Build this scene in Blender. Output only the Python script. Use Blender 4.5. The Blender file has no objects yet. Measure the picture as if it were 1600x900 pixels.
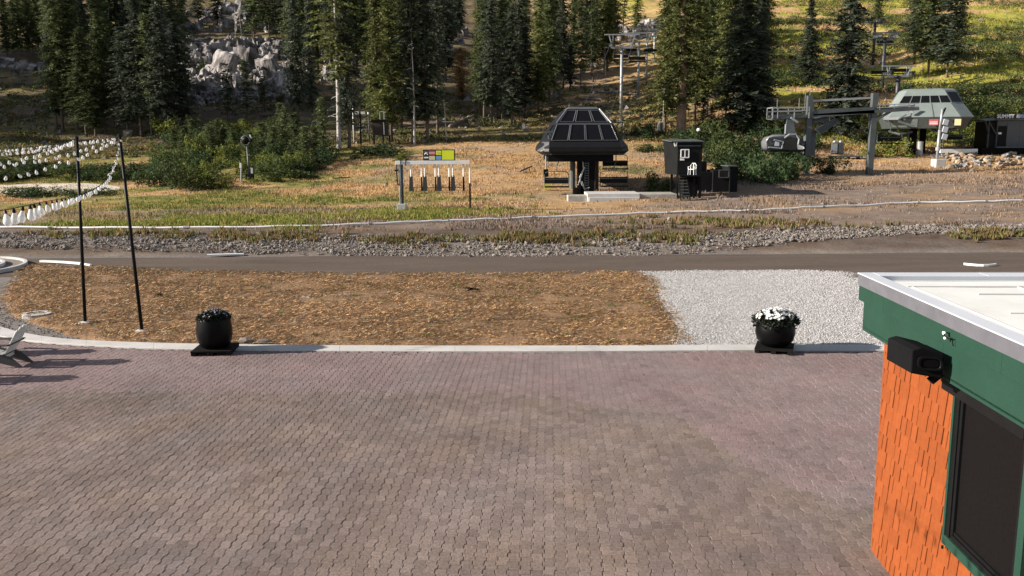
import bpy, math, random
import numpy as np
from mathutils import Vector, Matrix, Euler

R = math.radians
scene = bpy.context.scene
col = scene.collection
rng = np.random.default_rng(7)
random.seed(7)

# ------------------------------------------------------------------ camera
CAM_H, FPX, PITCH, ROLL = 5.0, 1378.5, R(9.587), R(-0.312)
cam_data = bpy.data.cameras.new('camera')
cam_data.sensor_width = 36.0
cam_data.lens = 36.0 * FPX / 1600.0
cam_data.clip_start = 0.05
cam_data.clip_end = 3000
cam = bpy.data.objects.new('camera', cam_data)
col.objects.link(cam)
cam.matrix_world = Matrix.Translation((0, 0, CAM_H)) @ Matrix.Rotation(R(90) - PITCH, 4, 'X') @ Matrix.Rotation(ROLL, 4, 'Z')
scene.camera = cam

# ------------------------------------------------------------------ sky, sun, exposure
SUN_EL = R(22.5)
SUN_DIR = Vector((-math.cos(SUN_EL), -0.11, math.sin(SUN_EL))).normalized()   # towards the sun: from the left
world = bpy.data.worlds.new('World')
scene.world = world
world.use_nodes = True
wn = world.node_tree.nodes
sky = wn.new('ShaderNodeTexSky')
sky.sky_type = 'NISHITA'
sky.sun_disc = False
sky.sun_elevation = SUN_EL
sky.sun_rotation = math.atan2(SUN_DIR.x, SUN_DIR.y)
sky.altitude = 2000
sky.air_density = 1.0
sky.dust_density = 0.6
bg = wn['Background']
bg.inputs['Strength'].default_value = 0.06
hs = wn.new('ShaderNodeHueSaturation')
hs.inputs['Saturation'].default_value = 0.55      # sky desaturated so the shadows it fills turn neutral
world.node_tree.links.new(sky.outputs[0], hs.inputs['Color'])
world.node_tree.links.new(hs.outputs[0], bg.inputs['Color'])
sun_data = bpy.data.lights.new('sun', 'SUN')
sun_data.energy = 4.6
sun_data.angle = R(0.5)
sun_data.color = (1.0, 0.91, 0.80)
sun = bpy.data.objects.new('sun', sun_data)
col.objects.link(sun)
sun.rotation_euler = (-SUN_DIR).to_track_quat('-Z', 'Y').to_euler()
scene.view_settings.view_transform = 'Standard'
scene.view_settings.look = 'None'
scene.view_settings.exposure = 1.24
scene.view_settings.gamma = 1.0
scene.cycles.max_bounces = 6
scene.cycles.use_denoising = True

# ------------------------------------------------------------------ layout helpers
def ray(px, py):
    X, Y = px - 800, py - 450
    c, s = math.cos(ROLL), math.sin(ROLL)
    X0, Y0 = (X*c + Y*s)/FPX, (-X*s + Y*c)/FPX
    cp, sp = math.cos(PITCH), math.sin(PITCH)
    return Vector((X0, cp - Y0*sp, -sp - Y0*cp))

def at(px, py, dist):
    d = ray(px, py)
    t = dist / d.y
    return Vector((d.x*t, dist, CAM_H + d.z*t))

def flat(px, py, z=0.0):
    d = ray(px, py)
    t = (z - CAM_H) / d.z
    return Vector((d.x*t, d.y*t, z))

def hash2(i, j, seed):
    h = (i.astype(np.int64)*374761393 + j.astype(np.int64)*668265263 + seed*974634791) & 0xffffffff
    h = ((h ^ (h >> 13)) * 1274126177) & 0xffffffff
    return ((h ^ (h >> 16)) & 0xffff) / 65535.0

def vnoise(x, y, seed=0):
    xi, yi = np.floor(x), np.floor(y)
    fx, fy = x - xi, y - yi
    fx, fy = fx*fx*(3 - 2*fx), fy*fy*(3 - 2*fy)
    a, b = hash2(xi, yi, seed), hash2(xi + 1, yi, seed)
    c, d = hash2(xi, yi + 1, seed), hash2(xi + 1, yi + 1, seed)
    return (a*(1 - fx) + b*fx)*(1 - fy) + (c*(1 - fx) + d*fx)*fy

def fbm(x, y, seed=0, octv=4):
    v, a, t = 0, 1.0, 0
    for k in range(octv):
        v = v + a*vnoise(x*2**k, y*2**k, seed + k*17); t += a; a *= .5
    return v/t

def sstep(v, a, b):
    t = np.clip((v - a)/(b - a), 0, 1)
    return t*t*(3 - 2*t)

TY = np.array([0, 38.8, 43, 50, 60, 70, 80, 95, 115, 150, 220, 320, 450, 700])
TL = np.array([-.09, -.09, .5, .6, .7, .9, 1.2, 3.9, 8, 17, 37, 64, 92, 120])
TC = np.array([-.09, -.09, .55, .8, 1.0, 1.5, 2.9, 5.1, 8, 14.5, 30, 52, 78, 110])
TR = np.array([-.09, -.09, .6, 1.1, 1.5, 1.9, 2.5, 4.7, 9.5, 16.5, 34, 57, 84, 120])

def terrain(x, y):
    x = np.asarray(x, float); y = np.asarray(y, float)
    zl, zc, zr = np.interp(y, TY, TL), np.interp(y, TY, TC), np.interp(y, TY, TR)
    u = np.clip(x/48.0, -1, 1)
    su = np.abs(u)
    su = su*su*(3 - 2*su)
    z = zc + (np.where(u < 0, zl, zr) - zc)*su
    w = sstep(y, 45, 60)
    z = z + w*(.55*(fbm(x*.12, y*.12, 3) - .5))
    w2 = sstep(y, 85, 130)
    z = z + w2*(5.0*(fbm(x*.035, y*.035, 9) - .5)) + w2*(1.2*(fbm(x*.2, y*.2, 21) - .5))
    # unseen spurs left of the view, shaped to shade the left slope
    z = z + 72*np.exp(-((x + 185)/46.0)**2)*sstep(y, 88, 104)*(1 - sstep(y, 114, 128))
    z = z + 34*np.exp(-((x + 150)/26.0)**2)*sstep(y, 118, 130)*(1 - sstep(y, 160, 176))
    z = z + .05*(fbm(x*1.3, y*1.3, 31) - .5)*sstep(y, 40, 44)
    return z

def tz(x, y):
    return float(terrain(x, y))

def ground(px, py, tmax=600):
    d = ray(px, py)
    n = np.linspace(5, tmax, 6000)
    xs, ys, zs = d.x*n, d.y*n, CAM_H + d.z*n
    hit = np.nonzero(zs < terrain(xs, ys))[0]
    k = hit[0] if len(hit) else 5999
    return Vector((xs[k], ys[k], float(terrain(xs[k], ys[k]))))

# ------------------------------------------------------------------ mesh helpers
class MB:
    def __init__(self):
        self.v, self.f = [], []
    def add(self, vs, fs):
        o = len(self.v)
        self.v += [tuple(p) for p in vs]
        self.f += [tuple(i + o for i in f) for f in fs]
        return self
    def box(self, c, s, rot=None):
        x, y, z = s[0]/2, s[1]/2, s[2]/2
        vs = [Vector((a*x, b*y, d*z)) for d in (-1, 1) for a, b in ((-1, -1), (1, -1), (1, 1), (-1, 1))]
        if rot is not None:
            m = rot if isinstance(rot, Matrix) else Euler(rot).to_matrix()
            vs = [m @ p for p in vs]
        c = Vector(c)
        return self.add([p + c for p in vs], [(3, 2, 1, 0), (4, 5, 6, 7), (0, 1, 5, 4), (1, 2, 6, 5), (2, 3, 7, 6), (3, 0, 4, 7)])
    def span(self, a, b):
        return self.box([(a[i] + b[i])/2 for i in range(3)], [abs(b[i] - a[i]) for i in range(3)])
    def bar(self, p, q, w, h=None):
        p, q = Vector(p), Vector(q)
        h = h or w
        d = q - p
        rot = d.to_track_quat('Y', 'Z').to_matrix()
        return self.box((p + q)/2, (w, d.length, h), rot)
    def tube(self, pts, r, n=8, cap=True):
        pts = [Vector(p) for p in pts]
        rs = r if isinstance(r, (list, tuple)) else [r]*len(pts)
        vs, fs = [], []
        for i, p in enumerate(pts):
            t = (pts[min(i + 1, len(pts) - 1)] - pts[max(i - 1, 0)]).normalized()
            a = t.cross(Vector((0, 0, 1)) if abs(t.z) < .95 else Vector((1, 0, 0))).normalized()
            b = t.cross(a)
            for k in range(n):
                an = 2*math.pi*k/n
                vs.append(p + (a*math.cos(an) + b*math.sin(an))*rs[i])
        for i in range(len(pts) - 1):
            for k in range(n):
                k2 = (k + 1) % n
                fs.append((i*n + k, i*n + k2, (i + 1)*n + k2, (i + 1)*n + k))
        if cap:
            fs.append(tuple(range(n))[::-1]); fs.append(tuple((len(pts) - 1)*n + k for k in range(n)))
        return self.add(vs, [f[::-1] for f in fs])
    def lathe(self, prof, n=24, c=(0, 0, 0)):
        vs, fs = [], []
        for r, z in prof:
            for k in range(n):
                an = 2*math.pi*k/n
                vs.append((c[0] + r*math.cos(an), c[1] + r*math.sin(an), c[2] + z))
        m = len(prof)
        for i in range(m - 1):
            for k in range(n):
                k2 = (k + 1) % n
                fs.append((i*n + k, i*n + k2, (i + 1)*n + k2, (i + 1)*n + k))
        fs.append(tuple(range(n))[::-1]); fs.append(tuple((m - 1)*n + k for k in range(n)))
        return self.add(vs, fs)
    def loft(self, rings, cap=True):
        n = len(rings[0]); vs = [p for r in rings for p in r]; fs = []
        for i in range(len(rings) - 1):
            for k in range(n):
                k2 = (k + 1) % n
                fs.append((i*n + k, i*n + k2, (i + 1)*n + k2, (i + 1)*n + k))
        if cap:
            fs.append(tuple(range(n))[::-1]); fs.append(tuple((len(rings) - 1)*n + k for k in range(n)))
        return self.add(vs, fs)
    def slab(self, quad, t):
        """thickened polygon: pushed back along its normal by t"""
        q = [Vector(p) for p in quad]
        nrm = (q[1] - q[0]).cross(q[2] - q[0]).normalized()
        back = [p - nrm*t for p in q]
        n = len(q)
        fs = [tuple(range(n)), tuple(range(2*n - 1, n - 1, -1))]
        fs += [(k, n + k, n + (k + 1) % n, (k + 1) % n) for k in range(n)]
        return self.add(q + back, fs)
    def build(self, name, mat, parent=None, smooth=False, loc=None, bevel=0):
        me = bpy.data.meshes.new(name)
        me.from_pydata(self.v, [], self.f)
        me.validate()
        o = bpy.data.objects.new(name, me)
        col.objects.link(o)
        if mat is not None:
            me.materials.append(mat)
        if smooth:
            for p in me.polygons:
                p.use_smooth = True
        if parent is not None:
            o.parent = parent
        if loc is not None:
            o.location = loc
        if bevel:
            m = o.modifiers.new('bevel', 'BEVEL'); m.width = bevel; m.segments = 2; m.limit_method = 'ANGLE'
        return o

def bulk(name, V, F, mat, C=None, parent=None, smooth=False):
    """big mesh from numpy arrays: V (n,3), F (m,k) with constant k, C optional per-vertex rgb"""
    V = np.asarray(V, np.float32); F = np.asarray(F, np.int32)
    me = bpy.data.meshes.new(name)
    k = F.shape[1]
    me.vertices.add(len(V)); me.vertices.foreach_set('co', V.ravel())
    me.loops.add(F.size); me.loops.foreach_set('vertex_index', F.ravel())
    me.polygons.add(len(F))
    me.polygons.foreach_set('loop_start', np.arange(0, F.size, k, dtype=np.int32))
    if smooth:
        me.polygons.foreach_set('use_smooth', np.ones(len(F), dtype=bool))
    me.update(calc_edges=True)
    if not smooth:
        me.shade_flat()
    if C is not None:
        ca = me.color_attributes.new('col', 'FLOAT_COLOR', 'POINT')
        C = np.asarray(C, np.float32)
        ca.data.foreach_set('color', np.concatenate([C, np.ones((len(C), 1), np.float32)], 1).ravel())
    if mat:
        me.materials.append(mat)
    o = bpy.data.objects.new(name, me)
    col.objects.link(o)
    if parent is not None:
        o.parent = parent
    return o

def tag(o, label, cat, group=None):
    o['label'] = label; o['category'] = cat
    if group:
        o['group'] = group
    return o

def thing(name, label, cat, loc=(0, 0, 0), rz=0.0, group=None):
    o = bpy.data.objects.new(name, None)
    col.objects.link(o)
    o.empty_display_size = .3
    o.location = loc; o.rotation_euler = (0, 0, rz)
    return tag(o, label, cat, group)

def kind(o, k):
    o['kind'] = k
    return o

def copy_tree(o, parent=None):
    c = o.copy(); col.objects.link(c); c.parent = parent
    for ch in list(o.children):
        copy_tree(ch, c)
    return c

# ------------------------------------------------------------------ materials
def mat(name, rgb, rough=.7, metal=0.0, var=.12, vscale=3.0, bump=0.0, bscale=20.0, spec=.5, attr=False, island=0.0, objrand=0.0, coat=0.0, fine=0.0, fscale=60.0, two=None, stretch=None):
    m = bpy.data.materials.new(name)
    m.use_nodes = True
    nt = m.node_tree; N, Lk = nt.nodes, nt.links
    b = N['Principled BSDF']
    b.inputs['Roughness'].default_value = rough
    b.inputs['Metallic'].default_value = metal
    b.inputs['Specular IOR Level'].default_value = spec
    b.inputs['Coat Weight'].default_value = coat
    tc = N.new('ShaderNodeTexCoord')
    vec = tc.outputs['Object']
    if stretch:
        mp = N.new('ShaderNodeMapping'); mp.inputs['Scale'].default_value = stretch
        Lk.new(vec, mp.inputs['Vector']); vec = mp.outputs['Vector']
    if attr:
        at_ = N.new('ShaderNodeAttribute'); at_.attribute_name = 'col'
        src = at_.outputs['Color']
    else:
        rg = N.new('ShaderNodeRGB'); rg.outputs[0].default_value = (*rgb, 1)
        src = rg.outputs[0]
    def noise(scale, detail=5):
        n = N.new('ShaderNodeTexNoise'); n.inputs['Scale'].default_value = scale
        n.inputs['Detail'].default_value = detail; n.inputs['Roughness'].default_value = .62
        Lk.new(vec, n.inputs['Vector']); return n.outputs['Fac']
    if two:
        mx = N.new('ShaderNodeMix'); mx.data_type = 'RGBA'
        rp = N.new('ShaderNodeMapRange'); rp.inputs[1].default_value = .42; rp.inputs[2].default_value = .6
        Lk.new(noise(two[1]), rp.inputs[0]); Lk.new(rp.outputs[0], mx.inputs[0])
        Lk.new(src, mx.inputs[6]); mx.inputs[7].default_value = (*two[0], 1)
        src = mx.outputs[2]
    def scale_val(src, fac_out, amt, lo=.25, hi=.75):
        mr = N.new('ShaderNodeMapRange')
        mr.inputs[1].default_value = lo; mr.inputs[2].default_value = hi
        mr.inputs[3].default_value = 1 - amt; mr.inputs[4].default_value = 1 + amt
        Lk.new(fac_out, mr.inputs[0])
        vm = N.new('ShaderNodeVectorMath'); vm.operation = 'SCALE'
        Lk.new(src, vm.inputs[0]); Lk.new(mr.outputs[0], vm.inputs['Scale'])
        return vm.outputs[0]
    if var:
        src = scale_val(src, noise(vscale), var)
    if fine:
        src = scale_val(src, noise(fscale, 2), fine)
    if island:
        g = N.new('ShaderNodeNewGeometry')
        src = scale_val(src, g.outputs['Random Per Island'], island, 0, 1)
    if objrand:
        g = N.new('ShaderNodeObjectInfo')
        src = scale_val(src, g.outputs['Random'], objrand, 0, 1)
    Lk.new(src, b.inputs['Base Color'])
    if bump:
        bp = N.new('ShaderNodeBump'); bp.inputs['Strength'].default_value = bump
        bp.inputs['Distance'].default_value = .03
        Lk.new(noise(bscale, 6), bp.inputs['Height']); Lk.new(bp.outputs[0], b.inputs['Normal'])
    return m

def leafmat(name, rgb, objrand=.25, island=.35, trans=.32, attr=False, hue=.0):
    m = mat(name, rgb, rough=.75, var=.25, vscale=.7, island=island, objrand=objrand, spec=.2, attr=attr)
    if trans:
        nt = m.node_tree; b = nt.nodes['Principled BSDF']; out = nt.nodes['Material Output']
        tr = nt.nodes.new('ShaderNodeBsdfTranslucent'); mx = nt.nodes.new('ShaderNodeMixShader')
        src = b.inputs['Base Color'].links[0].from_socket
        nt.links.new(src, tr.inputs['Color']); mx.inputs[0].default_value = trans
        nt.links.new(b.outputs[0], mx.inputs[1]); nt.links.new(tr.outputs[0], mx.inputs[2])
        nt.links.new(mx.outputs[0], out.inputs['Surface'])
    return m

M = dict(
    land=mat('land', (0, 0, 0), .95, var=.22, vscale=.9, bump=.9, bscale=5, attr=True, spec=.1, fine=.25, fscale=9),
    gravel_sheet=mat('gravel_sheet', (.34, .33, .325), .95, var=.1, vscale=.6, bump=.8, bscale=24, fine=.25, fscale=22, spec=.1),
    gravel=mat('gravel_stone', (.40, .39, .385), .9, island=.22, var=.05, spec=.15),
    road=mat('road_dirt', (.105, .082, .066), .95, var=.22, vscale=.5, bump=.6, bscale=9, fine=.16, fscale=14, spec=.1, stretch=(.35, 1.6, 1)),
    mulch=mat('mulch_soil', (.225, .14, .08), .95, var=.3, vscale=.5, bump=1, bscale=12, fine=.35, fscale=11, spec=.1),
    straw=mat('straw', (.36, .225, .11), .8, attr=True, var=.0, island=.35, spec=.2),
    joint=mat('joint_sand', (.125, .103, .092), .95, var=.2, spec=.1),
    concrete=mat('concrete', (.46, .45, .43), .85, var=.12, vscale=2, bump=.25, bscale=30, spec=.2),
    kerb=mat('kerb_concrete', (.48, .465, .445), .85, var=.14, vscale=1.2, bump=.2, bscale=25, spec=.2, fine=.08),
    oldconc=mat('old_concrete', (.33, .31, .28), .9, var=.25, vscale=2, bump=.4, bscale=15, spec=.2),
    orange=mat('orange_paint', (.24, .061, .016), .6, var=.08, vscale=2.2, bump=.3, bscale=28, objrand=.10, spec=.15, fine=.06, fscale=25, two=((.215, .054, .015), 2.6)),
    orange_gap=mat('shaded_shingle_gap', (.12, .03, .01), .9, var=.1),  # darker backing: shade between the shingles put into its colour
    green=mat('green_paint', (.0165, .047, .0325), .55, var=.12, vscale=1.6, bump=.15, bscale=30, spec=.12, fine=.08),
    coping=mat('coping_metal', (.60, .62, .66), .45, metal=.15, var=.06, vscale=1.2, spec=.5),
    flash=mat('grey_flashing', (.10, .10, .115), .6, var=.18, vscale=4, spec=.4),
    membrane=mat('roof_membrane', (.64, .64, .615), .8, var=.10, vscale=1.6, bump=.1, bscale=3, spec=.2),
    black=mat('black_paint', (.007, .007, .0075), .5, var=.2, spec=.12),
    blackmat=mat('black_matte', (.0075, .0075, .008), .75, var=.25, spec=.04),
    pot=mat('black_glaze', (.003, .003, .0035), .4, var=.2, vscale=5, spec=.1, bump=.1, bscale=8),
    glass=mat('dark_glass', (.006, .006, .007), .12, var=.15, vscale=2, spec=.35),
    screen=mat('black_screen', (.007, .006, .0062), .6, var=.2, vscale=30, spec=.04),
    dkmetal=mat('dark_steel', (.035, .037, .04), .5, metal=.2, var=.25, vscale=1.5),
    steel=mat('galvanised', (.34, .35, .36), .5, metal=.35, var=.18, vscale=2.5),
    tsteel=mat('grey_steel', (.075, .086, .088), .55, metal=.15, var=.25, vscale=1.3),
    white=mat('white_paint', (.74, .74, .73), .55, var=.08, vscale=2),
    whitepl=mat('white_plastic', (.82, .82, .80), .35, var=.03),
    hood=mat('black_hood', (.010, .0105, .012), .45, var=.3, vscale=.8, spec=.2),
    hoodlit=mat('grey_trim_lit_side', (.075, .08, .085), .45, var=.2, vscale=.8),  # grey of the trim, also the sunlit tone of the left side
    gghood=mat('grey_green_hood', (.17, .20, .19), .5, var=.15, vscale=.9, spec=.4),
    ggdark=mat('dark_green_hood', (.06, .072, .07), .55, var=.2),
    shed=mat('black_shed', (.010, .0105, .011), .7, var=.25, vscale=1.2, bump=.2, bscale=6, spec=.08),
    shack=mat('grey_shack', (.085, .09, .095), .7, var=.15, vscale=1),
    signblack=mat('sign_black', (.02, .02, .022), .6, var=.1),
    signyellow=mat('sign_yellow', (.68, .74, .02), .5, var=.04),
    signred=mat('sign_red', (.42, .09, .09), .55, var=.05),
    signblue=mat('sign_blue', (.16, .30, .58), .55, var=.05),
    signcream=mat('sign_cream', (.60, .55, .30), .6, var=.05),
    signgold=mat('sign_gold', (.60, .52, .10), .6, var=.05),
    brown=mat('brown_board', (.035, .024, .02), .8, var=.25, vscale=2),
    bark=mat('bark', (.115, .092, .075), .95, var=.35, vscale=2.5, bump=.8, bscale=8, spec=.1, objrand=.25),
    palebark=mat('pale_bark', (.40, .375, .35), .9, var=.35, vscale=1.6, bump=.6, bscale=9, spec=.1, stretch=(1, 1, .25)),
    redbark=mat('reddish_bark', (.20, .135, .10), .95, var=.4, vscale=2.5, bump=.8, bscale=7, spec=.1, stretch=(1, 1, .3)),
    log=mat('grey_log', (.24, .21, .18), .9, var=.3, vscale=2, bump=.6, bscale=8, spec=.1, objrand=.3),
    fir=leafmat('fir_needles', (.100, .125, .05)),
    spruce=leafmat('spruce_needles', (.068, .084, .056), objrand=.15),
    olive=leafmat('olive_needles', (.14, .155, .05)),
    rust=leafmat('dead_needles', (.42, .24, .10)),
    shrub=leafmat('shrub_leaves', (.060, .080, .024), objrand=.35),
    shrubdark=leafmat('willow_leaves', (.042, .068, .026), objrand=.3),
    lime=leafmat('lime_leaves', (.13, .15, .03), objrand=.25),
    petal=leafmat('white_petals', (.85, .85, .84), 0, .08, .25),
    petaldim=leafmat('pale_petals', (.34, .32, .36), 0, .3, .2),
    potleaf=leafmat('pot_leaves', (.020, .026, .016), 0, .4, .15),
    veg=leafmat('tuft', (0, 0, 0), 0, .3, .3, attr=True),
    rock=mat('granite', (.30, .29, .285), .9, var=.35, vscale=1.1, bump=.9, bscale=4, spec=.15, objrand=.25, two=((.15, .145, .14), .6)),
    palerock=mat('pale_granite', (.33, .305, .295), .9, var=.45, vscale=3.2, bump=1, bscale=7, spec=.1, objrand=.4, two=((.075, .07, .066), 1.5)),
    tanrock=mat('tan_rock', (.30, .225, .15), .9, var=.25, vscale=1.5, bump=.7, bscale=5, spec=.15, objrand=.3),
    stonepile=mat('bank_stone', (.20, .175, .155), .92, var=.2, vscale=4, bump=.5, bscale=12, island=.28, spec=.15),
    stoneone=mat('bank_stone_single', (.205, .18, .16), .92, var=.2, vscale=4, bump=.5, bscale=12, objrand=.28, spec=.15),
    sand=mat('pale_sand', (.55, .50, .42), .95, var=.1, vscale=.4, bump=.3, bscale=6, spec=.1),
    adir=mat('grey_wood', (.58, .60, .57), .7, var=.15, vscale=4, bump=.2, bscale=20),
    adirdark=mat('dark_wood', (.05, .05, .05), .75, var=.2),
    pallet=mat('dark_pallet', (.010, .009, .0085), .8, var=.3, spec=.08),
    bubble=mat('bubble_grey', (.15, .155, .165), .25, var=.12, spec=.6),
    frost=leafmat('frosted_bulb', (.86, .86, .85), 0, 0, 0),
    seam=mat('roof_seam', (.40, .40, .40), .8, var=.1),
    lens=mat('lens', (.8, .8, .78), .3, var=0),
    utility=mat('utility_pale', (.50, .53, .56), .5, var=.1),
)

# frosted bulbs let part of the light through
nt_ = M['frost'].node_tree   # frost_mix
tr_ = nt_.nodes.new('ShaderNodeBsdfTransparent'); mx_ = nt_.nodes.new('ShaderNodeMixShader'); mx_.inputs[0].default_value = .48
nt_.links.new(nt_.nodes['Principled BSDF'].outputs[0], mx_.inputs[1]); nt_.links.new(tr_.outputs[0], mx_.inputs[2])
nt_.links.new(mx_.outputs[0], nt_.nodes['Material Output'].inputs['Surface'])

# ================================================================== THE SETTING
GOLD, TAN = np.array([.39, .25, .12]), np.array([.34, .235, .155])
GRN, YGR = np.array([.105, .125, .03]), np.array([.24, .205, .06])
SOIL, DUFF = np.array([.185, .142, .115]), np.array([.10, .08, .06])
GREY, DARKSOIL = np.array([.17, .155, .145]), np.array([.095, .07, .055])

def mixc(a, b, t):
    return a*(1 - t[:, None]) + b*t[:, None]

def landcol(x, y):
    x = np.asarray(x, float); y = np.asarray(y, float)
    n1, n2, n3 = fbm(x*.09, y*.16, 41), fbm(x*.3, y*.5, 57), fbm(x*.9, y*1.4, 63)
    c = mixc(np.tile(GOLD, (len(x), 1)), TAN, sstep(n2, .4, .65))
    left = 1 - sstep(x, -19, -5)
    g = sstep(n1*.5 + n2*.5 + .16*left - .12*sstep(x, 5, 20), .52, .68)
    c = mixc(c, mixc(np.tile(YGR, (len(x), 1)), GRN, sstep(n3, .4, .62)), g*(1 - .35*sstep(y, 62, 90)*(1 - left)))
    # worn brown ground nearer than the lifts and on the right
    br = np.maximum(1 - sstep(y + 6*(n2 - .5), 47, 53), sstep(x, 1, 13)*(1 - sstep(y + 12*(n2 - .5), 64, 82)))
    c = mixc(c, SOIL + (n3[:, None] - .5)*.08, br*(.65 + .33*sstep(n2 + .3*(n3 - .5), .36, .52)))
    # track across the meadow on the left
    tr = np.exp(-((y - (53.5 + .05*(x + 10)))/1.1)**2)*(1 - sstep(x, -4, 4))
    c = mixc(c, SOIL*1.15, tr*.85)
    # forest floor
    ff = sstep(y + 14*(n1 - .5), 88, 99)*sstep(x, -75, -70)*(1 - sstep(x + 16*(n1 - .5), 3, 17))
    ff = np.maximum(ff, sstep(y, 90, 100)*(1 - sstep(x, -72, -60)))
    cf = mixc(np.tile(DUFF, (len(x), 1)), GOLD*.75, sstep(n2, .56, .7)*.6)
    cf = mixc(cf, YGR*.9, sstep(n1*.5 + n3*.5, .52, .64)*.7)
    c = mixc(c, cf, ff*.92)
    # open run up the right-hand hill
    rh = sstep(x + 14*(n1 - .5), 24, 34)*sstep(y, 84, 96)
    cr = mixc(np.tile(np.array([.30, .28, .055]), (len(x), 1)), GRN*1.2, sstep(n2*.6 + n3*.4, .52, .64))
    cr = mixc(cr, np.array([.46, .30, .15]), sstep(n1*.6 + n2*.4, .50, .56))
    c = mixc(c, cr, rh)
    # lift line corridor in the centre
    lc = np.exp(-((x - 15 - (y - 90)*.16)/5.0)**2)*sstep(y, 80, 95)
    c = mixc(c, mixc(np.tile(GOLD, (len(x), 1)), YGR, sstep(n2, .45, .6)), lc*.9)
    # flat service ground by the plaza
    fl = 1 - sstep(y, 38.6, 40)
    c = mixc(c, GREY + (n3[:, None] - .5)*.05, fl)
    bk = sstep(y, 38.8, 40)*(1 - sstep(y, 43, 45.5))
    c = mixc(c, DARKSOIL + (n3[:, None] - .4)*.10, bk*.9)
    return np.clip(c, .01, .8)

def grid(xs, ys, zf):
    X, Y = np.meshgrid(xs, ys)
    V = np.stack([X.ravel(), Y.ravel(), zf(X.ravel(), Y.ravel())], 1)
    nx, ny = len(xs), len(ys)
    i = np.arange((nx - 1)*(ny - 1)); r, c = i//(nx - 1), i % (nx - 1)
    a = r*nx + c
    return V, np.stack([a, a + 1, a + nx + 1, a + nx], 1)

xs = np.concatenate([np.linspace(-420, -130, 30)[:-1], np.linspace(-130, -50, 81)[:-1], np.linspace(-50, 50, 201)[:-1], np.linspace(50, 140, 91)[:-1], np.linspace(140, 420, 26)])
ys = np.concatenate([np.linspace(-80, 38, 12)[:-1], np.linspace(38, 60, 60)[:-1], np.linspace(60, 130, 120)[:-1], np.linspace(130, 300, 130)[:-1], np.linspace(300, 700, 60)])
V, F = grid(xs, ys, terrain)
kind(bulk('ground', V, F, M['land'], landcol(V[:, 0], V[:, 1]), smooth=True), 'structure')

# ---- kerb between plaza and planting bed (curves away on the left)
kpx = [(-260, 452, 466), (-140, 484, 500), (-60, 500, 517), (0, 511.5, 526), (35, 520.5, 532), (107, 530.5, 538.5), (240, 536.5, 545), (420, 539.5, 548), (650, 541, 549.5), (900, 541, 549.5), (1170, 539.5, 548), (1400, 540, 548.5), (1700, 543, 552)]
k_out = [flat(x, a, .0) for x, a, b in kpx]
k_in = [flat(x, b, .0) for x, a, b in kpx]
def dense(pl, n=8):
    out = []
    for i in range(len(pl) - 1):
        p0, p1, p2, p3 = pl[max(i-1, 0)], pl[i], pl[i+1], pl[min(i+2, len(pl)-1)]
        for k in range(n):
            t = k/n
            out.append(.5*((2*p1) + (p2-p0)*t + (2*p0-5*p1+4*p2-p3)*t*t + (3*p1-p0-3*p2+p3)*t*t*t))
    return out + [pl[-1]]
ko, ki = dense(k_out), dense(k_in)
kerb_root = thing('kerb', 'pale concrete kerb curving along the far edge of the plaza', 'kerb')
nseg = 0
i = 0
while i < len(ko) - 1:                       # cast in lengths with a joint between
    j = min(i + 6, len(ko) - 1)
    m = MB(); rings = []
    for q in range(i, j + 1):
        a, b = Vector(ki[q]), Vector(ko[q])
        if q == i: a = a.lerp(Vector(ki[q + 1]), .012); b = b.lerp(Vector(ko[q + 1]), .012)
        d = (b - a).normalized()
        rings.append([a + Vector((0, 0, -.1)), a + Vector((0, 0, .016)), a + d*.012 + Vector((0, 0, .024)), b - d*.012 + Vector((0, 0, .024)), b + Vector((0, 0, .014)), b + Vector((0, 0, -.1))])
    m.loft(rings).build('kerb_length', M['kerb'], kerb_root)
    i = j

def kerb_y(x):
    return np.interp(x, [p.x for p in ki], [p.y for p in ki])

# ---- plaza: joint-sand base, zigzag pavers laid in columns
PYAW = R(2.5)
m = MB()
edge = [Vector((p.x, p.y, -.02)) for p in ki]
poly = edge + [Vector((40, -30, -.02)), Vector((-40, -30, -.02))]
poly = [Vector((-40, edge[0].y + 2, -.02))] + poly if False else poly
plaza = kind(m.add(poly, [tuple(range(len(poly)))[::-1]]).build('plaza', M['joint']), 'structure')

def paver_mat(name, single):
    m_ = mat(name, (.2, .17, .16), .92, var=.18, vscale=.6, bump=.5, bscale=50, fine=.32, fscale=26, spec=.12, attr=not single)
    if single:
        nt = m_.node_tree
        rg = [n for n in nt.nodes if n.type == 'RGB'][0]
        oi = nt.nodes.new('ShaderNodeObjectInfo')
        for l in list(rg.outputs[0].links):
            nt.links.new(oi.outputs['Color'], l.to_socket)
    tc = [n for n in m_.node_tree.nodes if n.type == 'TEX_COORD'][0]
    g = m_.node_tree.nodes.new('ShaderNodeNewGeometry')
    for l in list(tc.outputs['Object'].links):
        m_.node_tree.links.new(g.outputs['Position'], l.to_socket)
    return m_
M['paver_bulk'] = paver_mat('paver', False)
M['paver_one'] = paver_mat('paver_single', True)

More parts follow.
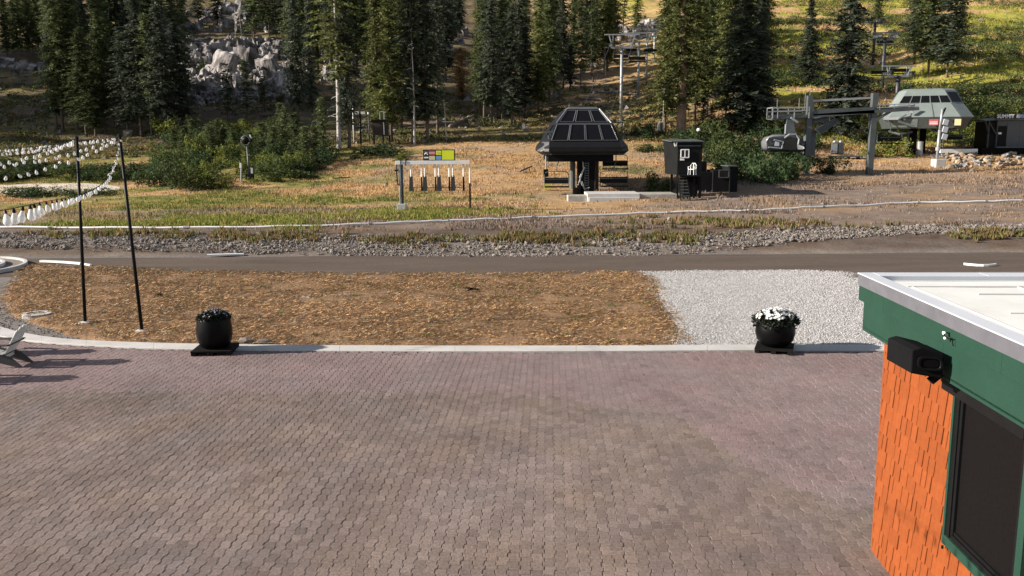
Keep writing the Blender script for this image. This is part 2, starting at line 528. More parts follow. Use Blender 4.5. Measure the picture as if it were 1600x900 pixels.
PW, PL, ZZ, GAP = .140, .215, .023, .0025
hw, hl = PW/2 - GAP, PL/2 - GAP
def paver_shape(sgn):
    rq = [(-hl, -sgn), (-PL*.05, -sgn), (PL*.05, sgn), (hl, sgn)]
    o_ = np.array([(hw + s_*ZZ/2, y_) for y_, s_ in rq] + [(-hw + s_*ZZ/2, y_) for y_, s_ in rq[::-1]])
    i_ = np.array([(hw - .0045 + s_*ZZ/2, y_*(1 - .012/PL)) for y_, s_ in rq] + [(-hw + .0045 + s_*ZZ/2, y_*(1 - .012/PL)) for y_, s_ in rq[::-1]])
    return np.concatenate([np.c_[i_, np.zeros(8)], np.c_[o_, np.full(8, -.006)], np.c_[o_, np.full(8, -.022)]])
NP = 8
PVS = [paver_shape(1), paver_shape(-1)]
PT = []
for k in range(NP):
    k2 = (k + 1) % NP
    PT += [(NP + k, NP + k2, k2), (NP + k, k2, k), (2*NP + k, 2*NP + k2, NP + k2), (2*NP + k, NP + k2, NP + k)]
for k in range(3):
    PT += [(NP - 1 - k, k, k + 1), (NP - 1 - k, k + 1, NP - 2 - k)]
PT = np.array(PT)

ca, sa = math.cos(PYAW), math.sin(PYAW)
ii, jj = np.meshgrid(np.arange(-150, 100), np.arange(28, 112))
ii, jj = ii.ravel(), jj.ravel()
lx = ii*PW; ly = (jj + .5*(ii % 2))*PL
wx, wy = lx*ca + ly*sa, -lx*sa + ly*ca
wx = wx + rng.normal(0, .0022, len(wx)); wy = wy + rng.normal(0, .0022, len(wy))
keep = (np.abs(wx) < .62*wy + 2.6) & (wy > 7.6) & (wy < kerb_y(wx) - .09)
keep &= ~((wx > 4.75) & (wy < 10.1))
wx, wy = wx[keep], wy[keep]; par = (ii[keep] % 2)
pn = fbm(wx*.35, wy*.35, 77); pn2 = fbm(wx*1.1, wy*1.1, 79)
pr = rng.random(len(wx))
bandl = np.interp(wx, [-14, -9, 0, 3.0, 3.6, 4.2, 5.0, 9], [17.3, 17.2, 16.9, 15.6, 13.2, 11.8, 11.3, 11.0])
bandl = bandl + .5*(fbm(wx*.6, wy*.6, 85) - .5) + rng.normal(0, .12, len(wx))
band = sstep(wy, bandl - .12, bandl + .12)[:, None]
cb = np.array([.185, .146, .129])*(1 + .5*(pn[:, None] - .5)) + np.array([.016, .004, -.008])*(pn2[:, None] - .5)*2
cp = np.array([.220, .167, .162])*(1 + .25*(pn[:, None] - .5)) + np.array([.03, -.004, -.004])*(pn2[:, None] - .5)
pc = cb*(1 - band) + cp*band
vr = np.where(band[:, 0] > .5, .08, .15)
pc = pc*(1 + vr*(pr - .5)*2)[:, None]
odd = rng.random(len(wx)); pc[odd > .985] *= 1.12; pc[odd < .012] *= .86
pc = np.clip(pc, .03, .5)
hz = rng.normal(0, .0011, len(wx)) + .006*(fbm(wx*.5, wy*.5, 81) - .5)
order = np.argsort(wy + 200*((np.abs(wx) > .585*wy + .3) | (wy < 9.55)))
single = np.zeros(len(wx), bool); single[order[:300]] = True
tx, ty_ = rng.normal(0, .010, len(wx)), rng.normal(0, .010, len(wx))
b_ = ~single
nb = b_.sum()
PVB = np.stack(PVS)[par[b_]]
lxv = PVB[:, :, 0]*ca + PVB[:, :, 1]*sa; lyv = -PVB[:, :, 0]*sa + PVB[:, :, 1]*ca
VV = np.empty((nb, 3*NP, 3))
VV[:, :, 0] = lxv + wx[b_, None]; VV[:, :, 1] = lyv + wy[b_, None]
VV[:, :, 2] = PVB[:, :, 2] + hz[b_, None] + lxv*tx[b_, None] + lyv*ty_[b_, None]
FF = (PT[None] + (np.arange(nb)*3*NP)[:, None, None]).reshape(-1, 3)
o = bulk('pavers_beyond', VV.reshape(-1, 3), FF, M['paver_bulk'], np.repeat(pc[b_], 3*NP, 0), plaza)
kind(o, 'stuff')
pmes = []
for PV in PVS:
    pme = bpy.data.meshes.new('paver'); pme.from_pydata([tuple(p) for p in PV], [], [tuple(int(q) for q in t) for t in PT]); pme.materials.append(M['paver_one']); pme.shade_flat(); pmes.append(pme)
for k in np.nonzero(single)[0]:
    o = bpy.data.objects.new('paver', pmes[par[k]]); col.objects.link(o); o.parent = plaza
    o.location = (wx[k], wy[k], hz[k]); o.rotation_euler = (ty_[k], -tx[k], -PYAW)
    o.color = (*pc[k], 1)

# sand standing at uneven height in the joints
V, F = grid(np.arange(-17, 14, .12), np.arange(7.4, 22, .12), lambda x, y: np.where(y < kerb_y(x) - .02, -.0215 + .0175*sstep(fbm(x*.55, y*.8, 95)*.65 + fbm(x*2.5, y*2.5, 97)*.35, .3, .68), -.12))
F = F[(V[F, 2] > -.1).all(1)]
M['joint_fill'] = mat('joint_fill', (.155, .125, .11), .95, var=.2, vscale=2, spec=.1)
bulk('joint_sand', V, F, M['joint_fill'], None, plaza, True)

# ---- planting bed under straw mulch
def inpoly(x, y, poly):
    inside = np.zeros(len(x), bool)
    n = len(poly)
    for k in range(n):
        x1, y1 = poly[k][:2]; x2, y2 = poly[(k + 1) % n][:2]
        c = ((y1 > y) != (y2 > y)) & (x < (x2 - x1)*(y - y1)/(y2 - y1 + 1e-12) + x1)
        inside ^= c
    return inside

def wobble_poly(pts, n=6, amp=.12, seed=5):
    d = dense([Vector(p) for p in pts] + [Vector(pts[0])], n)[:-1]
    r_ = random.Random(seed)
    return [p + Vector((r_.uniform(-amp, amp), r_.uniform(-amp, amp), 0)) for p in d]

def raised_sheet(name, poly, z, bumpz, res, mt, edge_w=.5):
    P = np.array([(p.x, p.y) for p in poly])
    xs_ = np.arange(P[:, 0].min(), P[:, 0].max() + res, res); ys_ = np.arange(P[:, 1].min(), P[:, 1].max() + res, res)
    def zf(x, y):
        d = np.full(len(x), 1e9)
        for k in range(len(P)):
            a, b = P[k], P[(k + 1) % len(P)]
            ab = b - a; t = np.clip(((x - a[0])*ab[0] + (y - a[1])*ab[1])/(ab@ab + 1e-9), 0, 1)
            d = np.minimum(d, np.hypot(x - a[0] - t*ab[0], y - a[1] - t*ab[1]))
        s = np.where(inpoly(x, y, P), d, -d)
        return np.where(s > -.05, z - .08 + .08*sstep(s, -.05, edge_w) + bumpz*(fbm(x*1.1, y*1.1, 91) - .5)*sstep(s, 0, edge_w), -.3)
    V, F = grid(xs_, ys_, zf)
    F = F[(V[F, 2] > -.25).any(1)]
    return bulk(name, V, F, mt, smooth=True)

mp = [(45, 413), (12, 452), (14, 484), (62, 506), (140, 526), (300, 536), (560, 539.2), (820, 539.6), (1054, 538.8), (1061, 512), (1036, 470), (1004, 426), (800, 427), (640, 427), (420, 425), (220, 419)]
mpoly = wobble_poly([flat(x, y) for x, y in mp], 6, .06)
kind(raised_sheet('mulch_bed', mpoly, -.005, .07, .16, M['mulch']), 'structure')
gp = [(1006, 424), (1038, 470), (1063, 512), (1056, 539), (1240, 538.6), (1400, 539), (1440, 500), (1400, 450), (1345, 436), (1300, 423), (1150, 422)]
gpoly = wobble_poly([flat(x, y) for x, y in gp], 6, .08, 8)
kind(raised_sheet('gravel_pad', gpoly, .0, .05, .14, M['gravel_sheet'], .3), 'structure')

# straw: thin curved strips lying at random
P = np.array([(p.x, p.y) for p in mpoly])
ns = 120000
sx, sy = rng.uniform(P[:, 0].min(), P[:, 0].max(), ns), rng.uniform(P[:, 1].min(), P[:, 1].max(), ns)
k = inpoly(sx + rng.normal(0, .16, ns), sy + rng.normal(0, .05, ns), P) & (sy > kerb_y(sx) + .16); sx, sy = sx[k], sy[k]
cl = fbm(sx*.8, sy*.8, 23)*.6 + fbm(sx*2.6, sy*2.6, 29)*.4
k = rng.random(len(sx)) < sstep(cl, .34, .54)*.95 + .05; sx, sy, cl = sx[k], sy[k], cl[k]
n = len(sx); an = rng.uniform(0, math.pi, n); ln = rng.uniform(.035, .12, n); wd = rng.uniform(.003, .007, n)
dx, dy = np.cos(an), np.sin(an)
V = np.empty((n, 6, 3))
for q, s in enumerate((-1, 0, 1)):
    bend = (1 - s*s)*rng.normal(0, .02, n)
    zc = .07*(fbm(sx*1.1, sy*1.1, 91) - .5) + .008 + rng.random(n)*.035 + s*rng.normal(0, .018, n)
    for h, e in enumerate((-1, 1)):
        V[:, q*2 + h, 0] = sx + dx*ln*s - dy*(wd*e + bend); V[:, q*2 + h, 1] = sy + dy*ln*s + dx*(wd*e + bend); V[:, q*2 + h, 2] = zc + e*.004
F = np.array([(0, 1, 3, 2), (2, 3, 5, 4)])
F = (F[None] + (np.arange(n)*6)[:, None, None]).reshape(-1, 4)
sc_ = np.array([.44, .275, .14])*(.7 + .55*rng.random(n))[:, None]*(.7 + .75*fbm(sx*.3, sy*.5, 33))[:, None]
gy = rng.random(n) < .07; sc_[gy] = np.array([.30, .28, .22])
gr = (rng.random(n) < .06); sc_[gr] = np.array([.16, .16, .05])
o = bulk('straw_mulch', V.reshape(-1, 3), F, M['straw'], np.repeat(sc_, 6, 0))
kind(tag(o, 'golden brown straw mulch strewn over the planting bed behind the kerb', 'straw'), 'stuff')

# gravel stones
octv = np.array([(1, 0, 0), (0, 1, 0), (-1, 0, 0), (0, -1, 0), (0, 0, .8), (0, 0, -.8)], float)
octf = np.array([(0, 1, 4), (1, 2, 4), (2, 3, 4), (3, 0, 4), (1, 0, 5), (2, 1, 5), (3, 2, 5), (0, 3, 5)])
def stones(x, y, z, r, flatn=.75):
    n = len(x)
    V = octv[None]*(r[:, None, None])*(1 + rng.normal(0, .22, (n, 6, 1)))
    a = rng.uniform(0, 6.28, n); c, s = np.cos(a)[:, None], np.sin(a)[:, None]
    b = rng.normal(0, .5, n); cb_, sb_ = np.cos(b)[:, None], np.sin(b)[:, None]
    X, Y, Z = V[:, :, 0], V[:, :, 1]*rng.uniform(.6, 1, (n, 1)), V[:, :, 2]*flatn
    X, Z = X*cb_ - Z*sb_, X*sb_ + Z*cb_
    X, Y = X*c - Y*s, X*s + Y*c
    out = np.stack([X + x[:, None], Y + y[:, None], Z + z[:, None]], 2)
    return out.reshape(-1, 3), (octf[None] + (np.arange(n)*6)[:, None, None]).reshape(-1, 3)
P = np.array([(p.x, p.y) for p in gpoly])
ns = 62000
sx, sy = rng.uniform(P[:, 0].min(), P[:, 0].max(), ns), rng.uniform(P[:, 1].min(), P[:, 1].max(), ns)
k = inpoly(sx + rng.normal(0, .2, ns), sy + rng.normal(0, .08, ns), P) & (sy > kerb_y(sx) + .16); sx, sy = sx[k], sy[k]
V, F = stones(sx, sy, .004 + .05*(fbm(sx*1.1, sy*1.1, 91) - .5), rng.uniform(.013, .027, len(sx)))
o = bulk('gravel', V, F, M['gravel'])
kind(tag(o, 'pale crushed stone spread beside the straw bed', 'gravel'), 'stuff')
# grey gravel margin along the kerb and at the left end of the bed
ns = 15000
sx = rng.uniform(-16, 8, ns); sy = rng.uniform(20.2, 33, ns)
k = ~inpoly(sx, sy, np.array([(p.x, p.y) for p in mpoly])) & ~inpoly(sx, sy, P) & (sy > kerb_y(sx) + .25) & (np.abs(sx) < .62*sy + 1)
sx, sy = sx[k], sy[k]
V, F = stones(sx, sy, np.full(len(sx), -.078), rng.uniform(.018, .04, len(sx)))
o = bulk('gravel_margin', V, F, M['stonepile'])
kind(tag(o, 'dark grey gravel margin between the kerb and the straw', 'gravel'), 'stuff')

# ---- dirt road
rx = np.linspace(-60, 60, 160); ry = np.linspace(31.5, 39.6, 34)
def roadz(x, y):
    near = 33.1 + .0*x + .5*(fbm(x*.12, x*0, 71) - .5)
    far = 38.9 + .6*(fbm(x*.1, x*0, 73) - .5)
    t = np.minimum(y - near, far - y)
    rut = -.03*(np.exp(-((y - 35.2 - .2*np.sin(x*.08))/.25)**2) + np.exp(-((y - 36.9 - .2*np.sin(x*.08))/.25)**2))
    return np.where(t > -.3, -.13 + .09*sstep(t, -.3, .5) + rut + .03*(fbm(x*.8, y*.8, 75) - .5), -.3)
V, F = grid(rx, ry, roadz)
F = F[(V[F, 2] > -.29).all(1)]
kind(bulk('dirt_road', V, F, M['road'], smooth=True), 'structure')

# ---- stone bank above the road
bank = [(-140, 362, 384), (0, 362, 389), (250, 364, 395), (500, 368, 400), (800, 368, 403), (1000, 366, 402), (1150, 362, 390), (1300, 357, 374), (1450, 353, 366), (1600, 350, 364), (1720, 349, 362)]
btop = [ground(x, a) for x, a, b in bank]; bbot = [ground(x, b) for x, a, b in bank]
bx = np.linspace(-30, 30, 121)
bt = np.interp(bx, [p.x for p in btop], [p.y for p in btop]); bb = np.interp(bx, [p.x for p in bbot], [p.y for p in bbot])
m = MB(); rings = []
V = []; nb_ = len(bx)
for s in np.linspace(0, 1, 7):
    yy = bb + (bt - bb)*s
    V.append(np.stack([bx, yy, terrain(bx, yy) + .035*math.sin(math.pi*s) - .02], 1))
V = np.concatenate(V)
i = np.arange((nb_ - 1)*6); r_, c_ = i//(nb_ - 1), i % (nb_ - 1); a = r_*nb_ + c_
F = np.stack([a, a + 1, a + nb_ + 1, a + nb_], 1)
C = np.tile(np.array([.17, .145, .125]), (len(V), 1))
rock_bank = kind(bulk('rock_bank', V, F, M['land'], C, smooth=True), 'structure')

def rock_mesh(name, seed, sub=2, planes=11, flat_=.75, mt=None):
    import bmesh
    bm = bmesh.new(); bmesh.ops.create_icosphere(bm, subdivisions=sub, radius=1)
    r_ = np.random.default_rng(seed)
    nrm = r_.normal(size=(planes, 3)); nrm /= np.linalg.norm(nrm, axis=1)[:, None]; dd = r_.uniform(.55, .95, planes)
    for v in bm.verts:
        d = np.array(v.co); q = nrm@d
        k = q > .05
        rad = min(1.15, (dd[k]/q[k]).min() if k.any() else 1)
        v.co = Vector(d*rad*(1 + r_.normal(0, .025)))
        v.co.z *= flat_
    me = bpy.data.meshes.new(name); bm.to_mesh(me); bm.free()
    if mt: me.materials.append(mt)
    return me

small = [rock_mesh('stone', 300 + s, 1, 8, .8, M['stoneone']) for s in range(6)]
ns = 19000
sx = rng.uniform(-28, 28, ns); sv = rng.random(ns)
t_, b2 = np.interp(sx, bx, bt), np.interp(sx, bx, bb)
dens = np.interp(sx, [-28, -12, 14, 20, 28], [.75, 1, 1, .8, .6])*np.where(sv < .85, 1, .4)
k = rng.random(ns) < dens*(.25 + .75*sstep(fbm(sx*.7, sv*3, 19), .3, .5))
sx, sv, t_, b2 = sx[k], sv[k], t_[k], b2[k]
sy = b2 + (t_ - b2)*sv + rng.normal(0, .12, len(sx))
sr = np.clip(rng.lognormal(math.log(.048), .34, len(sx)), .026, .115)
sz = terrain(sx, sy) + .035 + sr*.2
big = np.argsort(-sr/sy*(np.abs(sx) < .6*sy))[:300]
bm_ = np.zeros(len(sx), bool); bm_[big] = True
V, F = stones(sx[~bm_], sy[~bm_], sz[~bm_], sr[~bm_], .8)
o = bulk('stone_rubble', V, F, M['stonepile'], None, rock_bank); kind(o, 'stuff')
for k in big:
    o = bpy.data.objects.new('stone', small[int(k) % 6]); col.objects.link(o); o.parent = rock_bank
    o.location = (sx[k], sy[k], sz[k]); o.scale = (sr[k]*1.2, sr[k]*1.05, sr[k]); o.rotation_euler = (rng.normal(0, .3), rng.normal(0, .3), rng.uniform(0, 6.28))

# ---- pale sand clearing on the left
def ground_patch(name, pxs, dz, mt, k_=None):
    pts = dense([ground(x, y) for x, y in pxs] + [ground(*pxs[0])], 5)[:-1]
    P = np.array([(p.x, p.y) for p in pts])
    xs_ = np.linspace(P[:, 0].min(), P[:, 0].max(), 60); ys_ = np.linspace(P[:, 1].min(), P[:, 1].max(), 60)
    V, F = grid(xs_, ys_, lambda x, y: terrain(x, y) + dz)
    F = F[inpoly(V[F, 0].mean(1), V[F, 1].mean(1), P)]
    return bulk(name, V, F, mt, smooth=True)
kind(ground_patch('sandy_clearing', [(-160, 289), (60, 287), (150, 288), (188, 295), (168, 299), (120, 302), (60, 301), (-160, 304)], .05, M['sand']), 'structure')

# ================================================================== GRASS AND BRUSH
def tufts(name, x, y, h, w, C, label, nb=5, zoff=0, lean=.35, blade=.05):
    n = len(x); z = terrain(x, y) + zoff
    V = np.empty((n, nb, 3, 3))
    a = rng.uniform(0, 6.28, (n, nb)); r_ = rng.random((n, nb))*w[:, None]
    bx_, by_ = x[:, None] + r_*np.cos(a), y[:, None] + r_*np.sin(a)
    hh = h[:, None]*rng.uniform(.55, 1.15, (n, nb)); t = rng.uniform(0, 6.28, (n, nb))
    bw = blade*(.6 + h[:, None])
    V[:, :, 0] = np.stack([bx_ - bw*np.cos(t), by_ - bw*np.sin(t), np.broadcast_to(z[:, None] - .03, bx_.shape)], 2)
    V[:, :, 1] = np.stack([bx_ + bw*np.cos(t), by_ + bw*np.sin(t), np.broadcast_to(z[:, None] - .03, bx_.shape)], 2)
    V[:, :, 2] = np.stack([bx_ + hh*lean*np.cos(a), by_ + hh*lean*np.sin(a), z[:, None] + hh], 2)
    F = np.arange(n*nb*3).reshape(-1, 3)
    cc = C[:, None, None, :]*rng.uniform(.75, 1.25, (n, nb, 1, 1))*np.ones((1, 1, 3, 1))
    o = bulk(name, V.reshape(-1, 3), F, M['veg'], cc.reshape(-1, 3))
    return kind(tag(o, label, 'grass'), 'stuff')

ns = 78000
y = 43.3 + 63*rng.random(ns)**.9
x = rng.uniform(-.66, .66, ns)*y
cl = fbm(x*.22, y*.3, 101)
c = landcol(x, y)
isw = (((x > 2) & (y < 66)) | (y < 46.5)) & (fbm(x*.3, y*.4, 103) < .62)
k = rng.random(ns) < np.where(isw, .05, .3) + .65*sstep(cl, .42, .6)*np.where(isw, .22, 1)
x, y, c, cl = x[k], y[k], c[k], cl[k]
h = (.05 + .17*rng.random(len(x)))*(.5 + 1.1*cl)
tufts('meadow_grass', x, y, h, .2 + .25*rng.random(len(x)), c*1.12*rng.uniform(.8, 1.2, (len(x), 1)), 'dry golden and green grass covering the meadow below the trees', 5)
# fresh green growth along the white pipe
ns = 5200
ctr = [(330, 347, 55, 9), (455, 352, 40, 9), (380, 345, 150, 6), (190, 352, 140, 5), (620, 333, 80, 7), (700, 332, 120, 7), (560, 340, 80, 6), (660, 338, 60, 6)]
xx, yy, hh = [], [], []
for cx, cy, wx_, wy_ in ctr:
    m_ = int(ns*wx_/840)
    for _ in range(m_//6):
        g = ground(cx + random.gauss(0, wx_*.5), cy + random.gauss(0, wy_*.45))
        for q in range(6):
            xx.append(g.x + random.gauss(0, .35)); yy.append(g.y + random.gauss(0, .35)); hh.append(random.uniform(.08, .30))
x, y = np.array(xx), np.array(yy)
c = np.where((rng.random(len(x)) < .55)[:, None], np.array([.17, .20, .04]), np.array([.28, .25, .06]))
tufts('weeds', x, y, np.array(hh), np.full(len(x), .15), c, 'green weeds and yellow grass growing along the pipe above the bank', 6)

# rough grass on the open run of the right-hand hill
ns = 30000
y = 86 + 190*rng.random(ns)**1.3; x = rng.uniform(.22, .72, ns)*y
k = rng.random(ns) < .25 + .75*sstep(fbm(x*.12, y*.12, 131), .4, .6)
x, y = x[k], y[k]
s_ = .6 + y/160
tufts('run_grass', x, y, (.12 + .3*rng.random(len(x)))*s_, .5*s_, landcol(x, y)*rng.uniform(.65, 1.25, (len(x), 1)), 'rough yellow and green grass on the open run up the right hill', 5, 0, .5, .07)
# thin weeds among the bank stones
xx, yy = [], []
for cx, cy, wx_, wy_, m_ in ((840, 374, 90, 8, 70), (420, 372, 110, 7, 60), (1040, 372, 80, 8, 50), (640, 376, 60, 7, 30), (1550, 368, 50, 6, 40), (1150, 350, 160, 8, 80), (200, 366, 120, 5, 40)):
    for _ in range(m_):
        g = ground(cx + random.gauss(0, wx_*.6), cy + random.gauss(0, wy_*.6))
        for q in range(5): xx.append(g.x + random.gauss(0, .25)); yy.append(g.y + random.gauss(0, .18))
x, y = np.array(xx), np.array(yy)
c = np.where((rng.random(len(x)) < .5)[:, None], np.array([.13, .13, .04]), np.array([.22, .15, .07]))
tufts('bank_weeds', x, y, rng.uniform(.1, .26, len(x)), np.full(len(x), .12), c, 'thin brownish weeds growing among the stones of the bank', 6, .06)

# dark willow brush in bands on the right-hand hill
def leafcloud(x, y, z, rx_, rz_, per, size, C):
    n = len(x)
    P = rng.normal(size=(n, per, 3)); P /= np.linalg.norm(P, axis=2)[:, :, None]
    P *= rng.uniform(.55, 1.05, (n, per, 1)); P[:, :, 2] = np.abs(P[:, :, 2])
    ctr_ = np.stack([x, y, z], 1)[:, None] + P*np.stack([rx_, rx_, rz_], 1)[:, None]
    d1 = rng.normal(size=(n, per, 3)); d2 = rng.normal(size=(n, per, 3))
    s = size*rng.uniform(.6, 1.4, (n, per, 1))
    d1 *= s/np.linalg.norm(d1, axis=2)[:, :, None]; d2 *= s/np.linalg.norm(d2, axis=2)[:, :, None]
    V = np.stack([ctr_ - d1*.6, ctr_ + d1*.6 + d2*.3, ctr_ + d2], 2)
    cc = (C[:, None]*rng.uniform(.65, 1.35, (n, per, 1)))[:, :, None]*np.ones((1, 1, 3, 1))
    return V.reshape(-1, 3), cc.reshape(-1, 3)

ns = 22000
y = 84 + 200*rng.random(ns)**1.2; x = rng.uniform(.24, .72, ns)*y
d = fbm(x*.05 + 3, y*.085, 111)
mask = sstep(d, .50, .54)*(.75 + .65*sstep(x, 40, 52)); mask = np.maximum(mask, np.exp(-((y - 117 - .1*(x - 60))/13)**2)*sstep(x + 8*(d - .5), 44, 54)); mask = np.maximum(mask, .9*np.exp(-((y - 172)/13)**2)*sstep(x, 66, 78))
mask *= sstep(y, 92, 99)
k = rng.random(ns) < mask; x, y = x[k], y[k]
C = np.where((rng.random(len(x)) < .8)[:, None], np.array([.045, .068, .024]), np.array([.12, .13, .03]))
rr = rng.uniform(.45, 1.15, len(x))
V, cc = leafcloud(x, y, terrain(x, y) - .1, rr, rr*rng.uniform(.7, 1.3, len(x)), 34, .2, C)
o = bulk('hillside_brush', V, np.arange(len(V)).reshape(-1, 3), M['veg'], cc)
kind(tag(o, 'dark green willow brush in bands across the right hillside', 'brush'), 'stuff')
# low brush and bracken on the shaded left slope and under the trees
ns = 19000
y = 92 + 110*rng.random(ns)**1.2; x = rng.uniform(-.68, .36, ns)*y
d = fbm(x*.07 + 9, y*.1, 117)
k = rng.random(ns) < sstep(d, .48, .58)*.8 + 1.0*np.exp(-((x + 72)/16)**2)*np.exp(-((y - 126)/20)**2)
x, y = x[k], y[k]
p = rng.random(len(x))[:, None]
C = np.where(p < .5, np.array([.065, .08, .03]), np.where(p < .82, np.array([.15, .15, .045]), np.array([.24, .15, .06])))
rr = rng.uniform(.3, .8, len(x))
V, cc = leafcloud(x, y, terrain(x, y) - .1, rr, rr*rng.uniform(.5, 1.0, len(x)), 26, .19, C)
o = bulk('forest_undergrowth', V, np.arange(len(V)).reshape(-1, 3), M['veg'], cc)
kind(tag(o, 'low brush and bracken on the forest floor and the shaded left slope', 'undergrowth'), 'stuff')

# ================================================================== TREES
def crown_mesh(name, seed, H, Rm, zb, prof, mt, nper=8, step=.56, droop=.25, k=6, size=.42, gapp=.12):
    r_ = np.random.default_rng(seed)
    C, D1, D2 = [], [], []
    z = zb*H
    lean_gap = r_.uniform(0, 6.28)
    while z < H*.985:
        t = (z/H - zb)/(1 - zb)
        L0 = Rm*prof(t)*(1 + .28*math.sin(z*1.7 + seed) * r_.uniform(.3, 1))
        for q in range(max(3, int(nper*(1 - .45*t)))):
            if r_.random() < gapp: continue
            a = r_.uniform(0, 6.28)
            L = max(.25, L0*r_.uniform(.42, 1.22))
            dr = droop*r_.uniform(.5, 1.5); zz = z + r_.uniform(-.25, .25)
            npt = max(2, int(L/.34))
            for s in np.linspace(.18, 1, npt):
                p = np.array([math.cos(a)*L*s, math.sin(a)*L*s, zz - dr*L*s*s + .12*L*s])
                for e in range(k):
                    sz = size*(1.05 - .45*s)*r_.uniform(.6, 1.3)
                    dirn = np.array([math.cos(a), math.sin(a), -.25]) + r_.normal(0, .55, 3)
                    lat = np.array([-math.sin(a), math.cos(a), -.1]) + r_.normal(0, .5, 3)
                    C.append(p + r_.normal(0, .16, 3)*np.array([1, 1, .5])); D1.append(dirn*sz*.8); D2.append(lat*sz*.42)
        z += step*r_.uniform(.7, 1.3)*(1 - .35*t)
    C, D1, D2 = map(np.array, (C, D1, D2))
    V = np.stack([C - D2, C + D2, C + D1 + D2*.2], 1).reshape(-1, 3)
    o = bulk(name, V, np.arange(len(V)).reshape(-1, 3), mt)
    me = o.data; bpy.data.objects.remove(o)
    return me

def trunk_mesh(name, seed, H, r0, mt, stubs=10, zs=(.1, .6), stublen=1.2, bend=.15):
    r_ = random.Random(seed); m = MB()
    pts, rad = [], []
    bx_, by_ = 0, 0
    for q in range(13):
        t = q/12
        pts.append((bx_, by_, t*H - (.6 if q == 0 else 0))); rad.append(r0*.72*(1.35 if q == 0 else (1 - t)**.8*.95 + .03))
        bx_ += r_.gauss(0, bend*.4); by_ += r_.gauss(0, bend*.4)
    pts[1] = (pts[1][0], pts[1][1], H*.02 + .3); m.tube(pts, rad, 8)
    for q in range(stubs):
        t = r_.uniform(*zs); a = r_.uniform(0, 6.28); L = stublen*r_.uniform(.4, 1.2)
        p = Vector((pts[int(t*12)][0], pts[int(t*12)][1], t*H)); e = p + Vector((math.cos(a)*L, math.sin(a)*L, r_.uniform(-.3, .25)*L))
        m.tube([p, p.lerp(e, .6) + Vector((0, 0, .08*L)), e], [.07, .045, .015], 4)
    o = m.build(name, mt, smooth=True); me = o.data; bpy.data.objects.remove(o)
    return me

col_prof = lambda t: (1 - t)**.55*(.55 + .45*min(1, t*4 + .3))
cone_prof = lambda t: (1 - t)**.85
pine_prof = lambda t: (1 - t)**.5*(.4 + .6*math.sin(min(1, t*1.6)*math.pi/2))
PROTO = {}
def proto(key, H, Rm, zb, prof, needles, bark, r0, seeds, **kw):
    st = {q: kw.pop(q) for q in ('stubs', 'zs', 'stublen') if q in kw}
    PROTO[key] = [(H, Rm, crown_mesh('crown', s, H, Rm, zb, prof, M[needles], **kw), trunk_mesh('trunk', s, H, r0, M[bark], **st)) for s in seeds]
proto('fir', 26, 2.4, .15, col_prof, 'fir', 'bark', .36, (11, 12, 13), nper=12, droop=.45)
proto('olive', 26, 2.6, .12, col_prof, 'olive', 'bark', .38, (21, 22), nper=12, droop=.45)
proto('spruce', 24, 3.4, .05, cone_prof, 'spruce', 'bark', .42, (31, 32), nper=11, droop=.5, k=6, size=.5, gapp=.05)
proto('dark', 25, 2.5, .14, col_prof, 'spruce', 'bark', .36, (41, 42), nper=11, droop=.5, gapp=.14)
proto('pine', 28, 3.6, .34, pine_prof, 'olive', 'palebark', .46, (51, 52), nper=7, droop=.3, step=.6, gapp=.3, stubs=24, zs=(.1, .6), stublen=1.8)
proto('bigpine', 28, 3.6, .15, pine_prof, 'olive', 'redbark', 1.0, (55,), nper=11, droop=.35, step=.5, gapp=.15, stubs=14, zs=(.1, .5), stublen=2.2)
proto('small', 8, 1.6, .04, cone_prof, 'fir', 'bark', .12, (61, 62, 63), nper=9, step=.32, droop=.3, size=.32, stubs=2, k=4)
proto('thin', 18, 1.5, .22, col_prof, 'dark' if False else 'fir', 'bark', .2, (71, 72), nper=6, droop=.5, gapp=.28)
proto('rust', 9, 2.2, .12, pine_prof, 'rust', 'bark', .16, (81,), nper=9, step=.35, size=.35)

SNAG = [trunk_mesh('trunk', s, 9, .2, M['palebark'], stubs=9, zs=(.3, .95), stublen=.8, bend=.05) for s in (91, 92, 93)]
tcount = 0
def tree(key, px, py, top, width, label, group=None, dx=0):
    """px, py: where the trunk meets the ground; top: how high it reaches; width: crown spread"""
    global tcount
    g = ground(px, py); tcount += 1
    H, Rm, cm, tm = PROTO[key][tcount % len(PROTO[key])]
    depth = g.y
    h = (at(px, top, depth) - at(px, py, depth)).z
    w = 1.12*width*depth/FPX
    name = {'small': 'young_fir', 'pine': 'pine_tree', 'bigpine': 'pine_tree', 'spruce': 'spruce_tree', 'rust': 'dead_young_pine'}.get(key, 'fir_tree')
    e = thing(name, label, 'tree', g, random.uniform(0, 6.28), group)
    e.scale = (w/(2*Rm), w/(2*Rm), h/H)
    for nm, me in (('trunk', tm), ('crown', cm)):
        o = bpy.data.objects.new(nm, me); col.objects.link(o); o.parent = e
    s = e.scale[0]; tr = [c for c in e.children if c.name.startswith('trunk')][0]
    f_ = max(.55, min(1.0, (h/H)))/s
    tr.scale = (f_, f_, 1)
    return e

